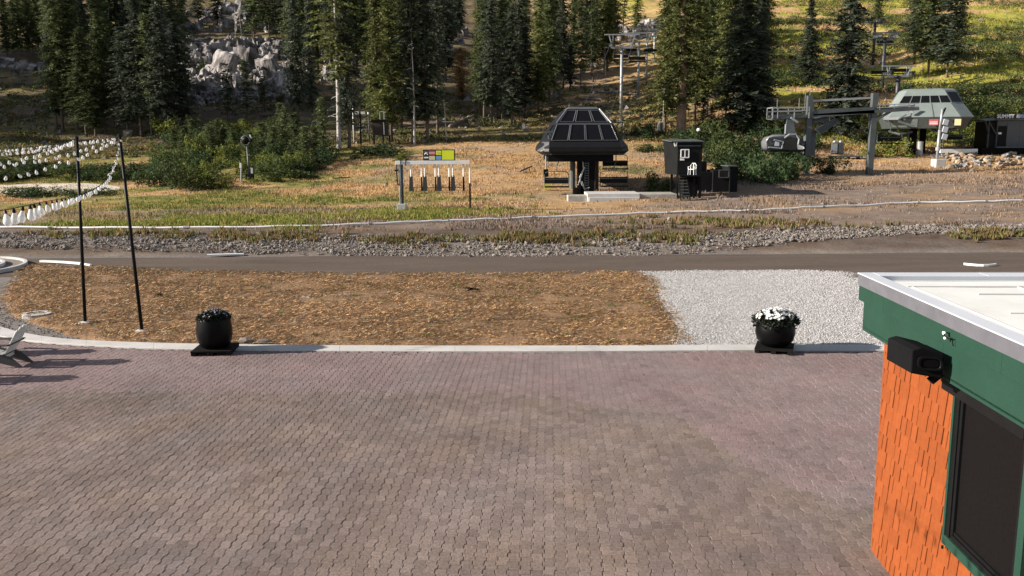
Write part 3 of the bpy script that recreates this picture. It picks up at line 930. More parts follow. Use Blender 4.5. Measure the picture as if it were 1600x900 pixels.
G_L, G_C, G_R = 'shaded firs on the left slope', 'dense firs left of the first lift', 'firs behind the operator shed'
for a in [
    ('fir', 98, 206, -70, 46, 'tall fir with a bare lower trunk, leftmost at the foot of the slope', G_L),
    ('fir', 135, 213, 40, 52, 'fir with a sharp pointed top just behind the light pole', G_L),
    ('fir', 165, 209, 12, 46, 'slender fir standing between the two light poles', G_L),
    ('fir', 149, 214, 110, 34, 'short fir among the tall ones behind the two light poles', G_L),
    ('dark', 200, 214, 38, 50, 'dark fir whose foot shows right behind the leaning light pole', G_L),
    ('dark', 222, 214, -40, 56, 'tall dark fir right of the leaning light pole', G_L),
    ('thin', 238, 215, 20, 40, 'thin ragged fir in the dark clump left of the cliff', G_L),
    ('dark', 258, 214, -10, 54, 'dark fir in the middle of the clump left of the cliff', G_L),
    ('dark', 283, 208, 25, 52, 'dark fir closest to the left edge of the cliff', G_L),
    ('thin', 180, 200, -20, 40, 'ragged fir rising behind the clump by the light poles', G_L),
    ('fir', 242, 190, -50, 50, 'tall fir rising behind the dark clump left of the cliff', G_L),
    ('thin', 357, 193, 98, 36, 'small dark fir at the foot of the cliff, leftmost of three', 'small firs at the cliff foot'),
    ('thin', 386, 188, 92, 34, 'small dark fir at the foot of the cliff, middle of three', 'small firs at the cliff foot'),
    ('thin', 413, 182, 118, 34, 'small dark fir at the foot of the cliff, rightmost of three', 'small firs at the cliff foot'),
    ('dark', 466, 190, -40, 42, 'tall narrow dark spire of a fir right of the cliff', None),
    ('dark', 488, 196, -10, 30, 'thin dark fir standing close behind the narrow spire', None),
    ('pine', 530, 233, -110, 104, 'big pine with a pale bare double trunk left of the floodlight post', None),
    ('dark', 546, 231, -60, 44, 'dark fir grown against the right side of the pale-trunked pine', None),
    ('olive', 592, 214, -50, 54, 'sunlit olive fir rising behind the brown notice board', None),
    ('olive', 612, 222, -70, 52, 'dense fir rising just right of the brown notice board', None),
    ('dark', 646, 224, -90, 60, 'tall fir with a pale trunk line showing through its middle', None),
    ('dark', 668, 221, -60, 58, 'broad dark fir left of the rusty young pine', None),
    ('dark', 684, 212, -40, 32, 'dark fir at the right edge of the clump beside the rusty pine', None),
    ('olive', 628, 200, -40, 50, 'olive fir half hidden in the clump above the loading gate', None),
    ('olive', 750, 180, -60, 30, 'sunlit fir right of the rusty young pine', G_C),
    ('fir', 757, 186, -30, 40, 'fir second from the left in the clump above the terminal', G_C),
    ('dark', 768, 193, -45, 46, 'dark fir third from the left in the clump above the terminal', G_C),
    ('fir', 786, 188, -10, 42, 'fir in the middle of the clump above the terminal', G_C),
    ('dark', 800, 199, 5, 52, 'dark fir standing in front of the clump above the terminal', G_C),
    ('dark', 820, 182, 40, 48, 'shorter dark fir in the clump above the terminal', G_C),
    ('olive', 841, 175, 0, 48, 'fir with a light green top at the right of the clump', G_C),
    ('fir', 858, 165, -40, 40, 'fir at the right edge of the clump above the terminal', G_C),
    ('dark', 880, 138, -40, 34, 'dark fir on the rocky slope above the black terminal roof', None),
    ('dark', 891, 141, 70, 26, 'short dark fir standing right above the black terminal roof', None),
    ('thin', 908, 142, -30, 34, 'thin fir right of the short one above the terminal roof', None),
    ('thin', 926, 128, -20, 30, 'thin fir left of the nearer lift tower', None),
    ('dark', 945, 105, -40, 36, 'dark fir behind the crossarm of the nearer lift tower', None),
    ('dark', 812, 120, -50, 36, 'far fir seen above the clump left of the terminal', None),
    ('bigpine', 1062, 214, -130, 84, 'massive pine with a thick reddish trunk behind the operator shed', G_R),
    ('olive', 1038, 204, -60, 52, 'sunlit fir with a thin white trunk beside the lift line', G_R),
    ('olive', 1086, 188, -70, 50, 'fir behind the massive pine, left of the gap', G_R),
    ('fir', 1104, 182, -50, 46, 'fir right of the massive pine, over the bright gap', G_R),
    ('olive', 1132, 190, -60, 56, 'olive fir between the massive pine and the broad spruce', G_R),
    ('spruce', 1160, 205, -70, 104, 'broad dark spruce with branches near the ground, left of the steel frame', G_R),
    ('spruce', 1186, 196, -20, 62, 'spruce at the right edge of the group beside the open run', G_R),
    ('dark', 1118, 170, -40, 50, 'dark fir in the back row behind the operator shed', G_R),
    ('dark', 1072, 172, -60, 46, 'dark fir in the back row behind the massive pine', G_R),
    ('spruce', 1263, 128, -8, 46, 'lone spruce in the open run left of the biggest spruce', None),
    ('spruce', 1318, 214, -90, 92, 'biggest dark spruce standing behind the grey steel frame', None),
    ('fir', 1450, 120, -80, 64, 'left one of two tall firs above the green terminal', 'pair of firs on the right hill'),
    ('dark', 1479, 122, -70, 62, 'right one of two tall firs above the green terminal', 'pair of firs on the right hill'),
    ('dark', 1428, 100, -60, 40, 'fir half hidden behind the pair above the green terminal', None),
    ('rust', 720, 156, 74, 40, 'rusty orange young pine glowing in the sun between two dark clumps', None),
    ('small', 721, 155, 118, 16, 'bright green young fir below the rusty pine', None),
]:
    tree(*a)
# far trees along the upper edge, alike and partly hidden
for px, py, top, w in [(12, 92, -30, 30), (30, 95, -50, 32), (47, 92, -40, 30), (62, 88, -60, 34), (80, 95, -30, 34), (96, 84, -50, 30), (115, 80, -40, 30)]:
    tree('fir', px, py, top, w, 'fir in the far row on the ridge at the upper left', 'firs on the upper left ridge')
for px, py, top, w in [(395, 55, -60, 34), (418, 50, -60, 34), (440, 58, -50, 36), (498, 80, -60, 36), (560, 70, -40, 40), (700, 80, -50, 36), (716, 60, -40, 30), (310, 40, -60, 30), (340, 42, -50, 26)]:
    tree('dark', px, py, top, w, 'dark fir on the heights above the cliff, cut by the upper edge', 'dark firs above the cliff')
for px, py, top, w in [(765, 100, -60, 34), (790, 110, -50, 34), (845, 95, -50, 32), (868, 90, -60, 32), (915, 85, -40, 30), (960, 75, -60, 30), (1075, 90, -60, 34), (1110, 100, -50, 34), (1150, 95, -60, 36), (1185, 100, -40, 30), (1370, 42, -50, 22), (1500, 70, -30, 22)]:
    tree('fir', px, py, top, w, 'fir in the back of the forest showing between nearer trees', 'firs in the back of the forest')

rb = random.Random(12)
def back_rows(x0, x1, y0, y1, n, hts, keys, label, group, skip=()):
    for q in range(n):
        px = x0 + (x1 - x0)*(q + rb.uniform(.1, .9))/n; py = rb.uniform(y0, y1)
        if any(a_ < px < b_ for a_, b_ in skip): continue
        d = ground(px, py).y; hp = rb.uniform(*hts)*FPX/d
        tree(rb.choice(keys), px, py, py - hp, rb.uniform(3.2, 5.6)*FPX/d/1.2, label, group)
back_rows(-30, 300, 166, 205, 20, (15, 24), ['fir', 'dark', 'thin', 'dark'], 'fir in the dense shaded forest behind the light poles', 'firs in the left forest', [(-30, 75)])
back_rows(-30, 300, 36, 74, 20, (14, 22), ['fir', 'dark', 'thin', 'olive'], 'fir high on the upper left slope behind the others', 'firs on the upper left slope')
back_rows(455, 725, 96, 136, 15, (16, 26), ['fir', 'dark', 'olive', 'thin', 'olive'], 'fir standing deep in the woods between cliff and rusty pine', 'firs deep in the middle woods', [(700, 725)])
back_rows(380, 730, 30, 84, 15, (14, 20), ['fir', 'dark', 'thin', 'olive'], 'fir high above the cliff and the middle woods', 'firs above the middle woods')
back_rows(735, 960, 92, 142, 9, (15, 24), ['fir', 'dark', 'olive', 'thin', 'olive'], 'fir standing deep in the clump above the black terminal', 'firs deep above the terminal')
back_rows(735, 1000, 35, 84, 13, (14, 20), ['fir', 'dark', 'olive', 'thin', 'olive'], 'fir high on the slope left of the lift line top', 'firs high left of the lift line')
back_rows(1045, 1200, 100, 165, 13, (18, 26), ['fir', 'dark', 'olive', 'thin', 'olive'], 'fir standing deep in the woods behind the operator shed', 'firs deep behind the shed')
back_rows(1040, 1195, 40, 90, 10, (14, 20), ['fir', 'dark', 'thin', 'olive'], 'fir high behind the woods of the operator shed', 'firs high behind the shed')

# unseen firs added on the spur to deepen the shade on the left slope
for q in range(40):
    y = 95 + (q % 8)*3.4 + random.uniform(-2, 2); x = -.62*y - 34 - random.uniform(0, 85)
    H, Rm, cm, tm = PROTO['dark'][q % 2]
    e = thing('fir_tree', 'unseen dark fir added on the left spur to shade the slope', 'tree', (x, y, tz(x, y) - .3), random.uniform(0, 6), 'firs on the left spur')
    e.scale = (1.2, 1.2, random.uniform(.9, 1.25))
    for nm, me in (('trunk', tm), ('crown', cm)):
        o = bpy.data.objects.new(nm, me); col.objects.link(o); o.parent = e

# young firs and shrubs in the thicket below the cliff
for px, py, top, w in [(272, 232, 200, 26), (290, 240, 196, 28), (312, 235, 205, 24), (330, 243, 192, 30), (350, 240, 200, 28), (366, 248, 205, 26), (392, 250, 206, 28), (410, 242, 190, 30), (428, 250, 196, 28), (446, 247, 168, 30), (462, 250, 175, 34), (478, 254, 196, 30), (494, 244, 200, 26), (440, 222, 160, 26), (505, 236, 150, 30), (340, 222, 186, 24), (300, 222, 186, 22)]:
    tree('small', px, py, top, w*1.35, 'young dark green fir in the thicket below the cliff', 'young firs in the thicket')
for px, py, top, w, lab in [(1098, 200, 150, 22, 'young fir in the bright gap left of the broad spruce'), (1112, 206, 165, 24, 'young fir right of the bright gap behind the shed')]:
    tree('small', px, py, top, w*1.3, lab)
for q, (px, py, top, tilt, lab) in enumerate([(368, 58, 8, .02, 'white dead trunk standing on top of the cliff, left of two'), (378, 56, 10, -.12, 'white dead trunk leaning on top of the cliff, right of two'), (1036, 206, 120, .0, 'thin white dead trunk beside the lift line'), (698, 222, 150, .05, 'grey dead trunk at the right foot of the clump by the gate'), (946, 120, 70, .03, 'pale dead trunk above the terminal, left of the lift tower'), (648, 226, 60, .02, 'long pale bare trunk at the front of the clump by the gate')]):
    g = ground(px, py); h = (at(px, top, g.y) - at(px, py, g.y)).z
    o = bpy.data.objects.new('dead_tree', SNAG[q % 3]); col.objects.link(o); o.location = g
    o.scale = (max(.5, h/12), max(.5, h/12), h/9); o.rotation_euler = (0, tilt, q)
    tag(o, lab, 'dead tree')

# shrubs
def shrub_mesh(name, seed, mt, per=1500, size=.12):
    r_ = np.random.default_rng(seed)
    cs = r_.normal(size=(16, 3))*np.array([.55, .55, .3]) + np.array([0, 0, .38]); cs[:, 2] = np.clip(cs[:, 2], .12, .85)
    k = r_.integers(0, 16, per)
    P = r_.normal(size=(per, 3)); P /= np.linalg.norm(P, axis=1)[:, None]
    ctr_ = cs[k] + P*r_.uniform(.16, .36, (per, 1)); ctr_[:, 2] = np.abs(ctr_[:, 2])
    d1, d2 = r_.normal(size=(per, 3)), r_.normal(size=(per, 3)); d1[:, 2] += .5
    d1 *= size/np.linalg.norm(d1, axis=1)[:, None]*r_.uniform(.6, 1.4, (per, 1)); d2 *= size*.45/np.linalg.norm(d2, axis=1)[:, None]
    V = np.stack([ctr_ - d2, ctr_ + d2, ctr_ + d1], 1).reshape(-1, 3)
    o = bulk(name, V, np.arange(len(V)).reshape(-1, 3), M[mt]); me = o.data; bpy.data.objects.remove(o)
    return me
SHR = {k_: [shrub_mesh('shrub', s + len(k_)*7, k_) for s in (1, 2, 3)] for k_ in ('shrub', 'shrubdark', 'lime')}
scount = 0
def shrub(k_, px, py, w, h, label, group=None):
    global scount
    scount += 1
    g = ground(px, py)
    o = bpy.data.objects.new('shrub', SHR[k_][scount % 3]); col.objects.link(o)
    s = w*g.y/FPX; o.location = g - Vector((0, 0, .05)); o.scale = (s*.62, s*.62, h*g.y/FPX/.95); o.rotation_euler = (0, 0, random.uniform(0, 6))
    return tag(o, label, 'shrub', group)
for a in [('shrubdark', 250, 290, 46, 34, 'round dark shrub at the left end of the thicket'),
          ('shrub', 300, 297, 60, 34, 'broad green shrub at the front of the thicket, left of the snow gun'),
          ('lime', 350, 293, 40, 18, 'bright lime shrub just left of the snow gun'),
          ('shrubdark', 520, 254, 56, 24, 'low dark shrub in front of the pale-trunked pine'),
          ('shrubdark', 602, 244, 46, 20, 'green shrub in front of the brown notice board'),
          ('shrub', 570, 240, 32, 12, 'small shrub left of the notice board shrub'),
          ('lime', 628, 252, 20, 12, 'small yellow-green shrub at the left end of the gate beam'),
          ('shrub', 445, 280, 70, 20, 'low green shrub at the right front of the thicket'),
          ('lime', 420, 265, 40, 26, 'lime green shrub right of the snow gun'),
          ('shrubdark', 1005, 215, 40, 18, 'green shrub in the lift line right of the terminal'),
          ('shrubdark', 1025, 237, 44, 12, 'low blue-green shrub left of the operator shed'),
          ('shrub', 1035, 298, 44, 26, 'dark leafy shrub at the left foot of the operator shed'),
          ('shrubdark', 1150, 282, 64, 40, 'big dark shrub right behind the low black hut'),
          ('shrubdark', 1190, 286, 60, 44, 'tall dark shrub left of the left frame post'),
          ('shrubdark', 1225, 282, 50, 34, 'rounded dark shrub in front of the left frame post'),
          ('shrub', 1130, 262, 60, 44, 'leafy shrub above the low black hut'),
          ('shrub', 1118, 232, 50, 36, 'shrub right of the operator shed roof'),
          ('shrubdark', 1290, 272, 40, 24, 'dark shrub under the steel frame near its left post'),
          ('lime', 1385, 245, 50, 24, 'bright yellow-green shrub right of the right frame post'),
          ('lime', 1530, 222, 50, 26, 'lime shrub left of the summit hut'),
          ('shrub', 1545, 228, 40, 26, 'green shrub beside the summit hut'),
          ('lime', 1395, 212, 50, 12, 'lime shrub under the left end of the green terminal'),
          ('shrub', 130, 276, 70, 16, 'low shrub behind the light poles'),
          ('shrubdark', 30, 308, 60, 14, 'dark shrub in front of the sandy clearing at the left edge'),
          ('shrubdark', 80, 307, 60, 13, 'dark shrub in front of the sandy clearing next to the light pole'),
          ('shrubdark', 148, 305, 40, 12, 'dark shrub in front of the sandy clearing between the poles')]:
    shrub(*a)
for q in range(44):
    px, py = random.uniform(255, 500), random.uniform(212, 284)
    shrub(random.choice(['shrub', 'shrubdark', 'shrub', 'lime']), px, py, random.uniform(24, 50), random.uniform(14, 30), 'leafy shrub in the dense thicket below the cliff', 'shrubs in the thicket')
for q in range(16):
    px, py = random.uniform(285, 455), random.uniform(62, 175)
    shrub(random.choice(['shrub', 'shrubdark', 'lime']), px, py, random.uniform(9, 22), random.uniform(6, 13), 'small shrub rooted among the rocks of the granite cliff', 'shrubs on the cliff')
for q in range(26):
    px = random.uniform(-20, 245); py = random.uniform(262, 286)
    shrub(random.choice(['shrub', 'shrubdark', 'shrub']), px, py, random.uniform(30, 60), random.uniform(9, 16), 'low shrub in the hedge-like belt behind the sandy clearing', 'shrubs behind the sandy clearing')
for q in range(26):
    px = random.uniform(1080, 1260); py = random.uniform(205, 284)
    if px < 1160 and py > 250: py -= 30
    shrub(random.choice(['shrub', 'shrubdark', 'shrubdark']), px, py, random.uniform(26, 52), random.uniform(14, 30), 'dark green shrub in the thicket between shed and steel frame', 'shrubs right of the shed')
for q in range(14):
    px = random.uniform(1270, 1600); py = random.uniform(200, 232)
    shrub(random.choice(['shrub', 'lime', 'shrubdark']), px, py, random.uniform(24, 46), random.uniform(9, 18), 'shrub on the bank behind the steel frame and green terminal', 'shrubs behind the green terminal')

# ================================================================== ROCKS AND LOGS
def block_mesh(name, seed, mt):
    """fractured granite block: a squared lump cut by joints, with rough ledges"""
    import bmesh
    r_ = np.random.default_rng(seed)
    bm = bmesh.new(); bmesh.ops.create_cube(bm, size=2.0)
    bmesh.ops.subdivide_edges(bm, edges=bm.edges[:], cuts=4, use_grid_fill=True)
    nrm = r_.normal(size=(7, 3)); nrm /= np.linalg.norm(nrm, axis=1)[:, None]; dd = r_.uniform(.7, 1.15, 7)
    st = r_.normal(0, .09, (9, 9, 9))
    for v in bm.verts:
        p = np.array(v.co)
        for n_, d_ in zip(nrm, dd):
            q = n_@p
            if q > d_: p = p - n_*(q - d_)
        i_ = np.clip(((p + 1)*2.4).astype(int), 0, 8)
        p = p*(1 + st[i_[0], i_[1], i_[2]]) + r_.normal(0, .022, 3)
        v.co = Vector(p*.85)
    bmesh.ops.triangulate(bm, faces=bm.faces[:])
    me = bpy.data.meshes.new(name); bm.to_mesh(me); bm.free(); me.materials.append(mt)
    return me
BOULD = [block_mesh('boulder', 500 + s, M['palerock']) for s in range(8)]
def boulder(parent, p, s, rz=None, mt=None):
    o = bpy.data.objects.new('boulder', BOULD[random.randrange(8)]); col.objects.link(o)
    if parent: o.parent = parent
    o.location = Vector(p) - (Vector(parent.location) if parent else Vector()); o.scale = s
    o.rotation_euler = (random.gauss(0, .25), random.gauss(0, .25), random.uniform(0, 6.28) if rz is None else rz)
    return o
def outcrop(pts, label):
    g0 = ground(*pts[0][:2])
    e = thing('rock_outcrop', label, 'rocks', g0)
    for px, py, w, h in pts:
        g = ground(px, py); k_ = g.y/FPX
        boulder(e, g + Vector((0, 0, h*k_*.12)), (w*k_*.62, w*k_*.5, h*k_*.62))
    return e
def blocks(x0, x1, y0, y1, n, w0, w1, asp=1.3):
    return [(random.uniform(x0, x1), random.uniform(y0, y1), (w := random.uniform(w0, w1)), w*random.uniform(.7, asp)) for _ in range(n)]
outcrop(blocks(280, 355, 70, 168, 120, 6, 18, 1.9) + [(345, 120, 34, 60), (322, 150, 38, 30), (338, 92, 32, 34)], 'pale fractured granite cliff between the dark firs and the narrow spire')
outcrop(blocks(355, 455, 68, 162, 150, 6, 18, 1.9) + [(385, 110, 34, 50), (420, 120, 30, 44), (440, 140, 30, 44)], 'right half of the granite cliff reaching to the narrow spire')
outcrop(blocks(205, 300, 40, 85, 20, 14, 34, .9), 'grey rock ledges above the dark firs on the upper left')
outcrop(blocks(-5, 60, 95, 115, 8, 14, 30, .9) + blocks(60, 110, 70, 115, 7, 10, 22), 'grey rock outcrop on the shaded slope at the far left')
outcrop(blocks(545, 590, 40, 95, 12, 14, 26, 1.5), 'dark rock face behind the pine and the olive fir')
outcrop(blocks(688, 725, 35, 80, 10, 10, 24, 1.6), 'pale rock face above the rusty young pine')
outcrop(blocks(958, 1030, 38, 62, 16, 9, 20, 1.2), 'sunlit rocks at the top of the lift line')
outcrop(blocks(240, 430, 18, 58, 60, 8, 24, 1.2), 'grey broken rock faces above the cliff along the upper edge')
outcrop(blocks(560, 700, 96, 150, 16, 6, 15, 1.0), 'scattered granite blocks on the wooded slope above the notice board')
outcrop(blocks(735, 960, 88, 160, 26, 5, 14, 1.0), 'scattered pale blocks on the slope above the black terminal')
outcrop(blocks(440, 520, 70, 150, 14, 7, 18, 1.3), 'broken rocks behind the narrow spire')
outcrop(blocks(215, 300, 90, 165, 22, 9, 22, 1.3), 'shadowed lower rocks at the left end of the granite cliff')
outcrop(blocks(505, 535, 85, 125, 6, 10, 20, 1.4), 'pale rocks beside the upper trunk of the pale-trunked pine')
e = thing('rock_pile', 'pile of tan and white rocks in front of the summit hut', 'rocks', ground(1500, 258))
TANB = [rock_mesh('boulder', 600 + s, 2, 11, .8, M['tanrock']) for s in range(4)]
for q in range(130):
    px = random.uniform(1474, 1620); py = random.uniform(243, 263)
    g = ground(px, py); s = random.uniform(3, 11)*g.y/FPX*.55
    o = bpy.data.objects.new('rock', random.choice(TANB + BOULD[:2])); col.objects.link(o); o.parent = e
    o.location = g - e.location + Vector((0, 0, s*.4)); o.scale = (s*1.25, s, s*.85); o.rotation_euler = (random.gauss(0, .4), random.gauss(0, .4), random.uniform(0, 6))
# scattered stones over the hillside and the meadow
ns = 5200
y = 46 + 180*rng.random(ns)**1.3; x = rng.uniform(-.68, .68, ns)*y
k = rng.random(ns) < np.where(y > 92, np.where(x < y*.27, .9, .25), .16)
x, y = x[k], y[k]
s = np.clip(rng.lognormal(math.log(.16), .5, len(x)), .05, .7)*np.where(y > 92, 1.5, .55)
V, F = stones(x, y, terrain(x, y) + s*.2, s)
kind(tag(bulk('scattered_stones', V, F, M['stonepile']), 'grey stones scattered over the hillside and meadow', 'stones'), 'stuff')

def log(a, b, r, label):
    p, q = ground(*a), ground(*b)
    up = Vector((0, 0, r*.7)); m = MB(); n = 7; pts = []
    for t in range(n):
        v = p.lerp(q, t/(n - 1)); v.z = max(v.z, tz(v.x, v.y)); pts.append(v + up - p)
    m.tube(pts, [r*(1.05 - .4*t/(n - 1)) for t in range(n)], 9)
    for t in (2, 3, 4):
        m.tube([pts[t], pts[t] + Vector((random.uniform(-.4, .4), random.uniform(-.3, .1), .5))], [.05, .015], 5)
    return tag(m.build('fallen_log', M['log'], smooth=True, loc=p), label, 'log')
for a in [((703, 200), (742, 182), .22, 'fallen log slanting up beside the foot of the gate-side clump'), ((742, 190), (800, 178), .18, 'fallen log lying under the clump above the terminal'),
          ((850, 168), (905, 160), .16, 'fallen log lying behind the black terminal roof, left piece'), ((905, 155), (948, 157), .16, 'fallen log lying behind the black terminal roof, right piece'),
          ((388, 92), (412, 97), .2, 'white log lying across the top of the cliff'), ((560, 205), (600, 203), .14, 'fallen log behind the notice board'),
          ((255, 200), (300, 214), .18, 'fallen log in the shade below the cliff, left'), ((940, 145), (1000, 148), .14, 'log lying at the foot of the farther lift tower')]:
    log(*a)

# ================================================================== KIOSK
KY = R(2.513)
kiosk = thing('kiosk', 'orange shingled kiosk with green fascia and white flat roof at the right', 'kiosk', (4.396, 10.152, 0), -KY)
ZT, ZG, ZB, ZF, OX, OY, SW = 3.416, 3.283, 3.094, 2.73, .28, .171, 1.916
YN = -5.2          # near end of the building, beyond the frame
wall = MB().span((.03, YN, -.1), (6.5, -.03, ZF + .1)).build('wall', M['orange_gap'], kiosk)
# shingles: unit wedge mesh, bottom edge proud
sm = bpy.data.meshes.new('shingle')
sm.from_pydata([(0, 0, 0), (0, 1, 0), (0, 1, 1), (0, 0, 1), (-1, 0, 0), (-1, 1, 0), (-.55, 1, 1), (-.55, 0, 1)], [], [(0, 1, 2, 3), (4, 7, 6, 5), (0, 4, 5, 1), (3, 2, 6, 7), (0, 3, 7, 4), (1, 5, 6, 2)])
sm.materials.append(M['orange'])
rs = random.Random(4)
z = -.02; row = 0
while z < ZF:
    y = -.0 - (.07 if row % 2 else 0) * rs.random()
    ylim = -SW if z > .9 else -4.2
    y = 0.0
    while y > ylim + .005:
        w = rs.choice([.11, .14, .17, .2, .24, .27])*rs.uniform(.9, 1.1)
        w = min(w, y - ylim)
        if w > .03:
            o = bpy.data.objects.new('shingle', sm); col.objects.link(o); o.parent = wall
            o.location = (.03, y - w + .006, z + rs.uniform(-.008, .008)); o.scale = (.036 + rs.uniform(-.003, .005), w - .017, .205)
        y -= w
    z += .195; row += 1
# corner return on the far side
MB().span((0.0, -.028, -.1), (6.5, .012, ZF)).build('end_wall', M['orange'], kiosk)
# fascia boards with butt joints
def run(name, x0, x1, z0, z1, mt, ys_, t=.0):
    for a, b in zip(ys_[:-1], ys_[1:]):
        MB().span((x0, b + .002, z0), (x1, a - .002, z1)).build(name, mt, kiosk, bevel=.003)
run('fascia_board', -OX, -OX + .04, ZB, ZG, M['green'], [OY, -.62, -3.2, YN])
run('fascia_board', -OX + .06, -OX + .095, ZF, ZB + .02, M['green'], [OY - .02, -2.0, YN])
MB().span((-OX + .042, OY - .04, ZB), (6.8, OY, ZG)).build('fascia_board', M['green'], kiosk)
MB().span((-OX + .097, OY - .055, ZF), (6.8, OY - .018, ZB - .002)).build('fascia_board', M['green'], kiosk)
MB().span((-OX + .06, YN, ZF + .03), (6.7, OY - .06, ZF + .05)).build('soffit', M['green'], kiosk)
# grey flashing face and white coping
MB().span((-OX - .012, YN, ZG - .012), (-OX + .01, OY + .012, ZT - .012)).build('flashing', M['flash'], kiosk)
MB().span((-OX + .012, OY - .01, ZG - .012), (6.8, OY + .012, ZT - .012)).build('flashing', M['flash'], kiosk)
for a, b in ((OY + .02, -.75), (-.754, -3.1), (-3.104, YN)):
    MB().span((-OX - .02, b, ZT - .012), (-OX + .15, a, ZT)).build('coping', M['coping'], kiosk, bevel=.003)
for a, b in ((-OX + .152, 1.1), (1.104, 2.4), (2.404, 6.8)):
    MB().span((a, OY - .22, ZT - .012), (b, OY + .02, ZT)).build('coping', M['coping'], kiosk, bevel=.003)
MB().span((-OX + .12, YN, ZT - .5), (-OX + .146, OY - .2, ZT - .013)).build('parapet', M['coping'], kiosk)
MB().span((-OX + .147, OY - .2, ZT - .5), (6.8, OY - .17, ZT - .013)).build('parapet', M['coping'], kiosk)
roof = MB()
V, F = grid(np.linspace(-OX + .145, 6.8, 60), np.linspace(YN, OY - .2, 50), lambda x, y: ZT - .075 + .012*(fbm(x*1.2, y*1.2, 5) - .5))
roof = bulk('roof', V, F, M['membrane'], None, kiosk, True)
for x0, y0, x1, y1 in ((.05, -.42, 6.6, -.42), (.6, -.9, 6.6, -.95), (.4, -1.95, 6.6, -1.95), (1.25, -.42, 1.25, -1.95), (.1, -.42, .1, YN)):
    m = MB(); n = 12
    for q in range(n):
        a, b = Vector((x0, y0, 0)).lerp(Vector((x1, y1, 0)), q/n), Vector((x0, y0, 0)).lerp(Vector((x1, y1, 0)), (q + 1)/n)
        m.bar((a.x, a.y, ZT - .069), (b.x, b.y, ZT - .069), .016, .014)
    m.build('seam', M['seam'], roof)
# window
def wallpt(px, py):
    d = ray(px, py); a = Vector((math.cos(KY), -math.sin(KY))); b = Vector((math.sin(KY), math.cos(KY)))
    C = Vector((4.396, 10.152)); t = (C.dot(a))/(d.x*a.x + d.y*a.y)
    P = Vector((d.x*t, d.y*t)) - C
    return P.dot(b), CAM_H + d.z*t
yR = wallpt(1590, 860)[0]
win = MB().span((-.05, yR - .16, 1.017), (.06, -SW, 1.115)).build('window', M['green'], kiosk)
win['label'] = 'dark shuttered window in green trim'
MB().span((-.05, -SW - .04, 1.117), (.06, -SW, 2.62)).build('trim', M['green'], win)
MB().span((-.05, yR - .16, 1.117), (.06, yR - .06, 2.62)).build('trim', M['green'], win)
MB().span((-.035, -SW - .11, 1.117), (.05, -SW - .042, 2.6)).build('frame', M['black'], win)
MB().span((-.022, -SW - .16, 1.117), (.05, -SW - .112, 2.6)).build('frame', M['blackmat'], win)
MB().span((-.035, yR - .058, 1.117), (.05, yR, 2.6)).build('frame', M['black'], win)
MB().span((-.03, yR + .002, 1.117), (.05, -SW - .162, 1.165)).build('frame', M['black'], win)
MB().span((-.012, yR + .002, 1.166), (-.002, -SW - .162, 1.2)).build('frame', M['blackmat'], win)
MB().span((.004, yR + .002, 1.168), (.03, -SW - .162, 2.55)).build('pane', M['screen'], win)
MB().span((-.10, yR - .1, 2.555), (.02, -SW + .16, 2.66)).build('black_header', M['black'], kiosk, bevel=.01)  # black strip under the fascia, above the window
MB().lathe([(.0, 0), (.012, 0), (.012, .03), (0, .03)], 8, (-.045, -SW - .02, .96)).build('screw', M['black'], kiosk)

# loudspeaker on the fascia
sp = thing('loudspeaker', 'black loudspeaker box bracketed to the green fascia of the kiosk', 'loudspeaker', (0, 0, 0))
sp.matrix_world = kiosk.matrix_basis
K = kiosk.matrix_basis
sp.matrix_world = K
m = MB()
prof_ = [(-.595, 2.83), (-.30, 2.775), (-.30, 3.02), (-.52, 3.075), (-.595, 3.05)]
m.loft([[(x, -2.22, z) for x, z in prof_], [(x, -1.62, z - .02) for x, z in prof_]][::-1]).build('cabinet', M['blackmat'], sp, bevel=.012)
ring = []
m = MB()
cx, cz = -.425, 2.925
def oval(rx, rz, y):
    return [(cx + rx*math.copysign(abs(math.cos(t))**.6, math.cos(t)), y, cz - .1*(rx*math.cos(t)) + rz*math.copysign(abs(math.sin(t))**.6, math.sin(t))) for t in [2*math.pi*k/24 for k in range(24)]]
m.loft([oval(.115, .065, -2.222), oval(.115, .065, -2.238), oval(.095, .05, -2.238), oval(.088, .045, -2.226)]).build('rim', M['black'], sp)
MB().loft([oval(.086, .044, -2.221), oval(.075, .036, -2.232)]).build('grille', M['screen'], sp)
MB().bar((-.30, -1.95, 2.90), (-.255, -1.95, 2.90), .2, .16).bar((-.36, -2.1, 2.72), (-.27, -2.1, 2.80), .08, .05).build('bracket', M['black'], sp)
# small cable clip on the fascia
cl_ = thing('cable_clip', 'small pale wire clip on the green fascia above the loudspeaker', 'clip', (0, 0, 0)); cl_.matrix_world = K
yc, zc = -2.25, 3.2
MB().tube([(-OX - .005, yc, zc + .02), (-OX - .05, yc, zc + .03), (-OX - .06, yc - .03, zc), (-OX - .03, yc - .06, zc - .02), (-OX - .03, yc - .12, zc + .0), (-OX - .02, yc - .13, zc - .07)], .006, 6).build('wire', M['blackmat'], cl_)
MB().lathe([(0, -.014), (.016, -.012), (.018, 0), (.016, .014), (0, .016)], 10, (-OX - .05, yc, zc + .02)).lathe([(0, -.014), (.014, -.01), (.016, 0), (.012, .012), (0, .014)], 10, (-OX - .05, yc - .03, zc - .02)).build('insulator', M['whitepl'], cl_, True)

